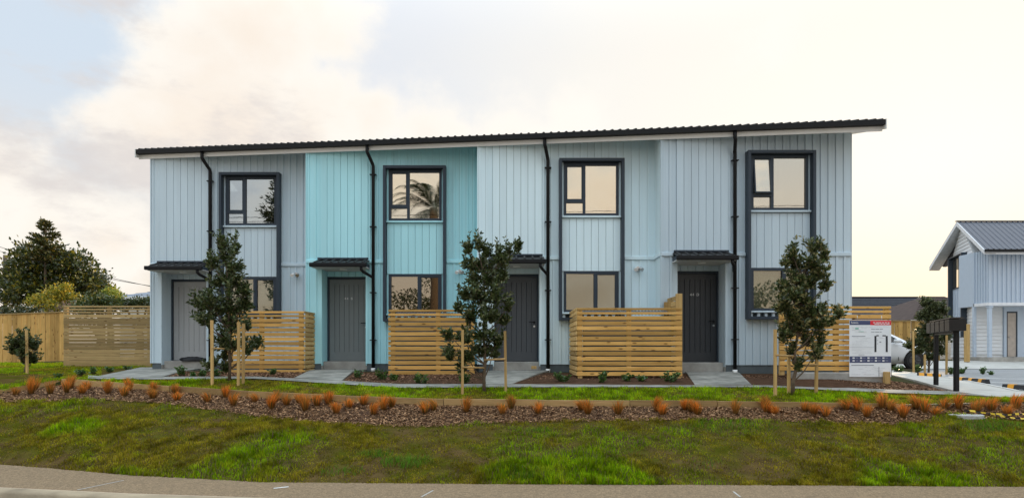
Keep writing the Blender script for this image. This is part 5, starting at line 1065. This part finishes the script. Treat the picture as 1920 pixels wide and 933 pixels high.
# ------------------------------------------------------------------ background trees
def big_tree(name, label, d, blobs, seed, trunk_px, c1, c2, hi, ph, leafL=.22, dens=1.0, M=None, group=None, cat='tree', gz=1.0):
    rng = np.random.default_rng(seed); bx = PX(trunk_px, d); r = thing(name, (bx, d, gz), label, cat, group); LP = []; LD = []; lm = MB(); tp = max((HOR - b[1]) for b in blobs) / F * d + EYE
    lm.tube([(bx, d, gz), (bx + .1, d, gz + (tp - gz) * .4), (bx, d, gz + (tp - gz) * .8)], [.22, .15, .05], 8)
    for x, y, rx, ry in blobs:
        c = np.array(P(x, y, d)) + np.array([0, rng.uniform(-1, 1) * rx / F * d * .6, 0]); RX, RY = rx / F * d, ry / F * d
        lm.tube([(bx, d, gz + (c[2] - gz) * .45), tuple(c)], [.09, .03], 5, cap=False); n = int(1500 * dens * RX * RY / (leafL / .22) ** 2) + 60
        # leaves gather in sprays
        ns = max(6, n // 22); v = rng.normal(size=(ns, 3)); v /= np.linalg.norm(v, axis=1, keepdims=True); v *= (rng.random((ns, 1)) ** .33); sp = c + v * np.array([RX, RX, RY]); k = rng.integers(0, ns, n)
        LP.append(sp[k] + rng.normal(size=(n, 3)) * leafL * .75); LD.append(v[k] + rng.normal(size=(n, 3)) * .8 + np.array([0, 0, .2]))
    lm.build('trunk', M_bark, r); LP = np.concatenate(LP); LD = np.concatenate(LD); n = len(LP); L_ = leafL * rng.uniform(.6, 1.3, n); V, Fc = leaf_quads(LP, LD, L_, L_ * .26, rng)
    tag(bulk('crown', V, Fc, M or M_leaf, r, shade(n, c1, c2, rng, hi, ph), origin=(bx, d, gz + 3)), kind='stuff'); return r
DG = dict(c1=(.030, .044, .010), c2=(.075, .090, .016), hi=(.24, .20, .02), ph=.17)  # hi paints golden sunlight onto a share of the leaves
big_tree('conifer_tree', 'large dark conifer rising behind the left paling fence', 40, [(60, 500, 38, 30), (95, 470, 26, 22), (100, 500, 36, 30), (140, 500, 32, 28), (30, 520, 30, 34), (70, 540, 46, 34), (120, 540, 44, 32), (165, 525, 28, 26), (20, 560, 26, 26), (50, 470, 18, 14)], 61, 85, leafL=.26, dens=.9, **DG)
# tiered leader of the conifer
def leader():
    rng = np.random.default_rng(9); d = 39.2; x = PX(85, d); z0, z1 = zrow(492, d), zrow(413, d); r = thing('norfolk_pine', (x, d, 1.0), 'tiered pine leader standing above the dark conifer at the left', 'tree'); m = MB(); m.tube([(x, d, 1.0), (x, d, z1)], [.16, .02], 7)
    LP = []; LD = []
    for t in np.linspace(0, .95, 11):
        z = z0 + (z1 - z0) * t; R = 1.25 * (1 - t) + .22; n = 6
        for k in range(n):
            a = rng.uniform(0, 6.28); e = np.array([x + R * math.cos(a), d + R * math.sin(a), z + R * .16 + rng.uniform(-.1, .1)]); s = np.array([x, d, z]); m.tube([s, e], [.03, .01], 4, cap=False); q = int(60 * R) + 14; tt = rng.uniform(.15, 1, q)[:, None]; LP.append(s + (e - s) * tt + rng.normal(size=(q, 3)) * .04); dd = rng.normal(size=(q, 3)); dd[:, 2] = np.abs(dd[:, 2]) * .8; LD.append(dd + (e - s) / R)
    m.build('trunk', M_bark, r); LP = np.concatenate(LP); LD = np.concatenate(LD); n = len(LP); L_ = rng.uniform(.12, .24, n); V, Fc = leaf_quads(LP, LD, L_, L_ * .2, rng); tag(bulk('branches', V, Fc, M_leaf, r, shade(n, (.04, .05, .015), (.08, .085, .02), rng, (.2, .15, .03), .2), origin=(x, d, 5)), kind='stuff')
leader()
big_tree('broadleaf_tree', 'rounded dark tree between the conifer and the bungalow roof at the left', 42, [(176, 528, 20, 16), (192, 545, 20, 16), (175, 552, 26, 18), (208, 560, 14, 12)], 62, 190, leafL=.22, **DG)
big_tree('garden_bush', 'bright yellow green bush above the left paling fence', 33, [(95, 556, 18, 14), (115, 548, 16, 14), (130, 562, 16, 14), (75, 570, 20, 14), (105, 575, 30, 14)], 63, 105, (.12, .14, .015), (.26, .25, .03), (.45, .33, .03), .3, leafL=.15, M=M_leafg, group='garden bushes beyond the left fences', cat='bush')  # yellow of the low sun is painted into these leaf colours
big_tree('garden_bush', 'low dark bush behind the left paling fence corner', 30, [(15, 590, 22, 12), (45, 592, 18, 10), (60, 584, 16, 10)], 64, 30, (.025, .035, .012), (.05, .06, .02), (.16, .12, .03), .08, leafL=.15, group='garden bushes beyond the left fences', cat='bush')
big_tree('garden_bush', 'green bush behind the middle of the tall slat fence', 31, [(170, 572, 22, 14), (190, 566, 18, 14), (210, 572, 18, 12), (150, 580, 16, 10)], 65, 185, (.035, .06, .014), (.075, .10, .022), (.18, .16, .03), .15, leafL=.15, group='garden bushes beyond the left fences', cat='bush')
big_tree('garden_bush', 'pale green bush in front of the blue grey bungalow roof', 34, [(205, 551, 14, 10), (216, 558, 12, 9), (195, 560, 12, 9)], 66, 205, (.12, .17, .025), (.24, .28, .045), (.4, .34, .05), .2, leafL=.15, M=M_leafg, group='garden bushes beyond the left fences', cat='bush')
r_ = big_tree('clipped_hedge', 'clipped dark hedge below the blue grey bungalow roof', 32, [(235, 570, 14, 9), (255, 568, 14, 9), (275, 567, 14, 9), (295, 567, 14, 9)], 67, 260, (.03, .05, .014), (.06, .08, .02), (.12, .12, .03), .1, leafL=.12, dens=1.3, cat='hedge')
# bare winter shrub
def bare():
    rng = np.random.default_rng(12); d = 32; c = P(158, 590, d); m = MB(); M_tw = mat('bare_twig', (.30, .21, .16), .9)
    def grow(p, v, l, rr, k):
        e = p + v * l; m.tube([p, e], [rr, rr * .7], 4, cap=False)
        if k: 
            for q in range(3): w = Vector(rng.normal(size=3)) * .42 + v; w.normalize(); grow(e, w, l * rng.uniform(.62, .85), rr * .66, k - 1)
    for q in range(9): v = Vector((rng.normal() * .55, rng.normal() * .4, 1)).normalized(); grow(c + Vector((rng.normal() * .35, 0, -.8)), v, .55, .022, 4)
    tag(m.build('bare_shrub', M_tw), 'leafless pinkish shrub above the tall slat fence', 'shrub')
bare()

# ------------------------------------------------------------------ across the street, seen only in the window glass: palm, tree, wires
def palm():
    rng = np.random.default_rng(31); x, y, h = -4.9, -9.0, 10.3; r = thing('palm_tree', (x, y, 0), 'palm tree across the street, mirrored in the turquoise house upper window', 'tree'); MB().tube([(x, y, -.1), (x + .1, y, h * .5), (x, y, h)], [.32, .27, .25], 10).build('trunk', M_bark, r); VV = []; FF = []
    for k in range(60):
        a = rng.uniform(0, 6.28); el = rng.uniform(-.3, 1.3); L_ = rng.uniform(3.2, 4.6); p = np.array([x, y, h]); hd = np.array([math.cos(a), math.sin(a), 0]); pts = []
        for q in range(15): t = q / 14; pts.append(p + hd * L_ * t * math.cos(el) * (1 - .15 * t) + np.array([0, 0, L_ * (math.sin(el) * t - .55 * t * t)]))
        sd_ = np.array([-hd[1], hd[0], 0])
        for q in range(1, 14):
            for s in (-1, 1):
                for e in (0, .5):
                    o = pts[q] + (pts[q + 1] - pts[q]) * e; w = .55 * math.sin(math.pi * min(1, (q + e) / 14 + .08)) + .1; t_ = o + sd_ * s * w * .8 + (pts[q + 1] - pts[q]) * 1.6 + np.array([0, 0, -.12]); u = (pts[q + 1] - pts[q]) / np.linalg.norm(pts[q + 1] - pts[q]) * .03; b = len(VV); VV += [o - u, o + u, t_]; FF.append((b, b + 1, b + 2))
    C = np.tile(np.array((.022, .032, .009)), (len(VV), 1)); tag(bulk('fronds', np.array(VV), np.array(FF), M_leaf, r, C, origin=(x, y, h)), kind='stuff')
palm()
def street_conifer(x, y, R0, seed, lab):
    rng = np.random.default_rng(seed); r = thing('spreading_tree', (x, y, 0), lab, 'tree'); m = MB(); m.tube([(x, y, -.1), (x, y, 12.5)], [.35, .06], 8); LP = []; LD = []
    for k in range(120):
        z = rng.uniform(4, 13); a = rng.uniform(0, 6.28); R = (R0 if z < 10 else R0 * (14 - z) / 4) * rng.uniform(.5, 1); s = np.array([x, y, z]); e = s + np.array([math.cos(a) * R, math.sin(a) * R, rng.uniform(-.2, .9)]); m.tube([s, e], [.04, .01], 4, cap=False); q = 110; t = rng.uniform(.25, 1.05, q)[:, None]; LP.append(s + (e - s) * t + rng.normal(size=(q, 3)) * .12); LD.append((e - s) / R + rng.normal(size=(q, 3)) * .7)
    m.build('trunk', M_bark, r); LP = np.concatenate(LP); LD = np.concatenate(LD); n = len(LP); L_ = rng.uniform(.2, .4, n); V, Fc = leaf_quads(LP, LD, L_, L_ * .15, rng); tag(bulk('crown', V, Fc, M_leaf, r, shade(n, (.018, .025, .009), (.035, .042, .013), rng), origin=(x, y, 8)), kind='stuff')
street_conifer(-14.6, -10.0, 2.0, 33, 'dark spreading tree across the street, mirrored in the left end house upper window'); street_conifer(-9.6, -10.0, 1.9, 34, 'dark ragged tree beside the palm across the street, mirrored in the turquoise house upper window')
def mirror_tree(x, y, h, R, seed, lab):
    rng = np.random.default_rng(seed); r = thing('garden_tree', (x, y, 0), lab, 'tree'); MB().tube([(x, y, -.1), (x, y, h * .7)], [.2, .06], 7).build('trunk', M_bark, r); n = 4500; v = rng.normal(size=(n, 3)); v /= np.linalg.norm(v, axis=1, keepdims=True); v *= rng.random((n, 1)) ** .4; lob = rng.normal(size=(14, 3)) * .5; k = rng.integers(0, 14, n)
    LP = np.array([x, y, h * .68]) + (lob[k] + v * .5) * np.array([R, R, h * .26]); L_ = rng.uniform(.15, .3, n); V, Fc = leaf_quads(LP, v + rng.normal(size=(n, 3)), L_, L_ * .25, rng); tag(bulk('crown', V, Fc, M_leaf, r, shade(n, (.04, .055, .02), (.08, .09, .03), rng), origin=(x, y, h * .6)), kind='stuff')
mirror_tree(13.5, -12, 6.2, 2.6, 71, 'garden tree across the street, mirrored in the slate grey house lower window'); mirror_tree(-5.0, -13, 6.0, 3.2, 72, 'garden tree across the street, mirrored in the turquoise house lower window'); mirror_tree(-1.5, -14, 7.0, 3.0, 73, 'leafy tree across the street left of the camera, mirrored in dark lower glass')
for k in range(4): wire((-40, -7.6 - .25 * k, 9.4 + .33 * k), (34, -7.2 - .25 * k, 9.0 + .33 * k), .5, .017, ['lowest', 'second lowest', 'second highest', 'highest'][k] + ' street wire mirrored in the pale aqua house upper window')
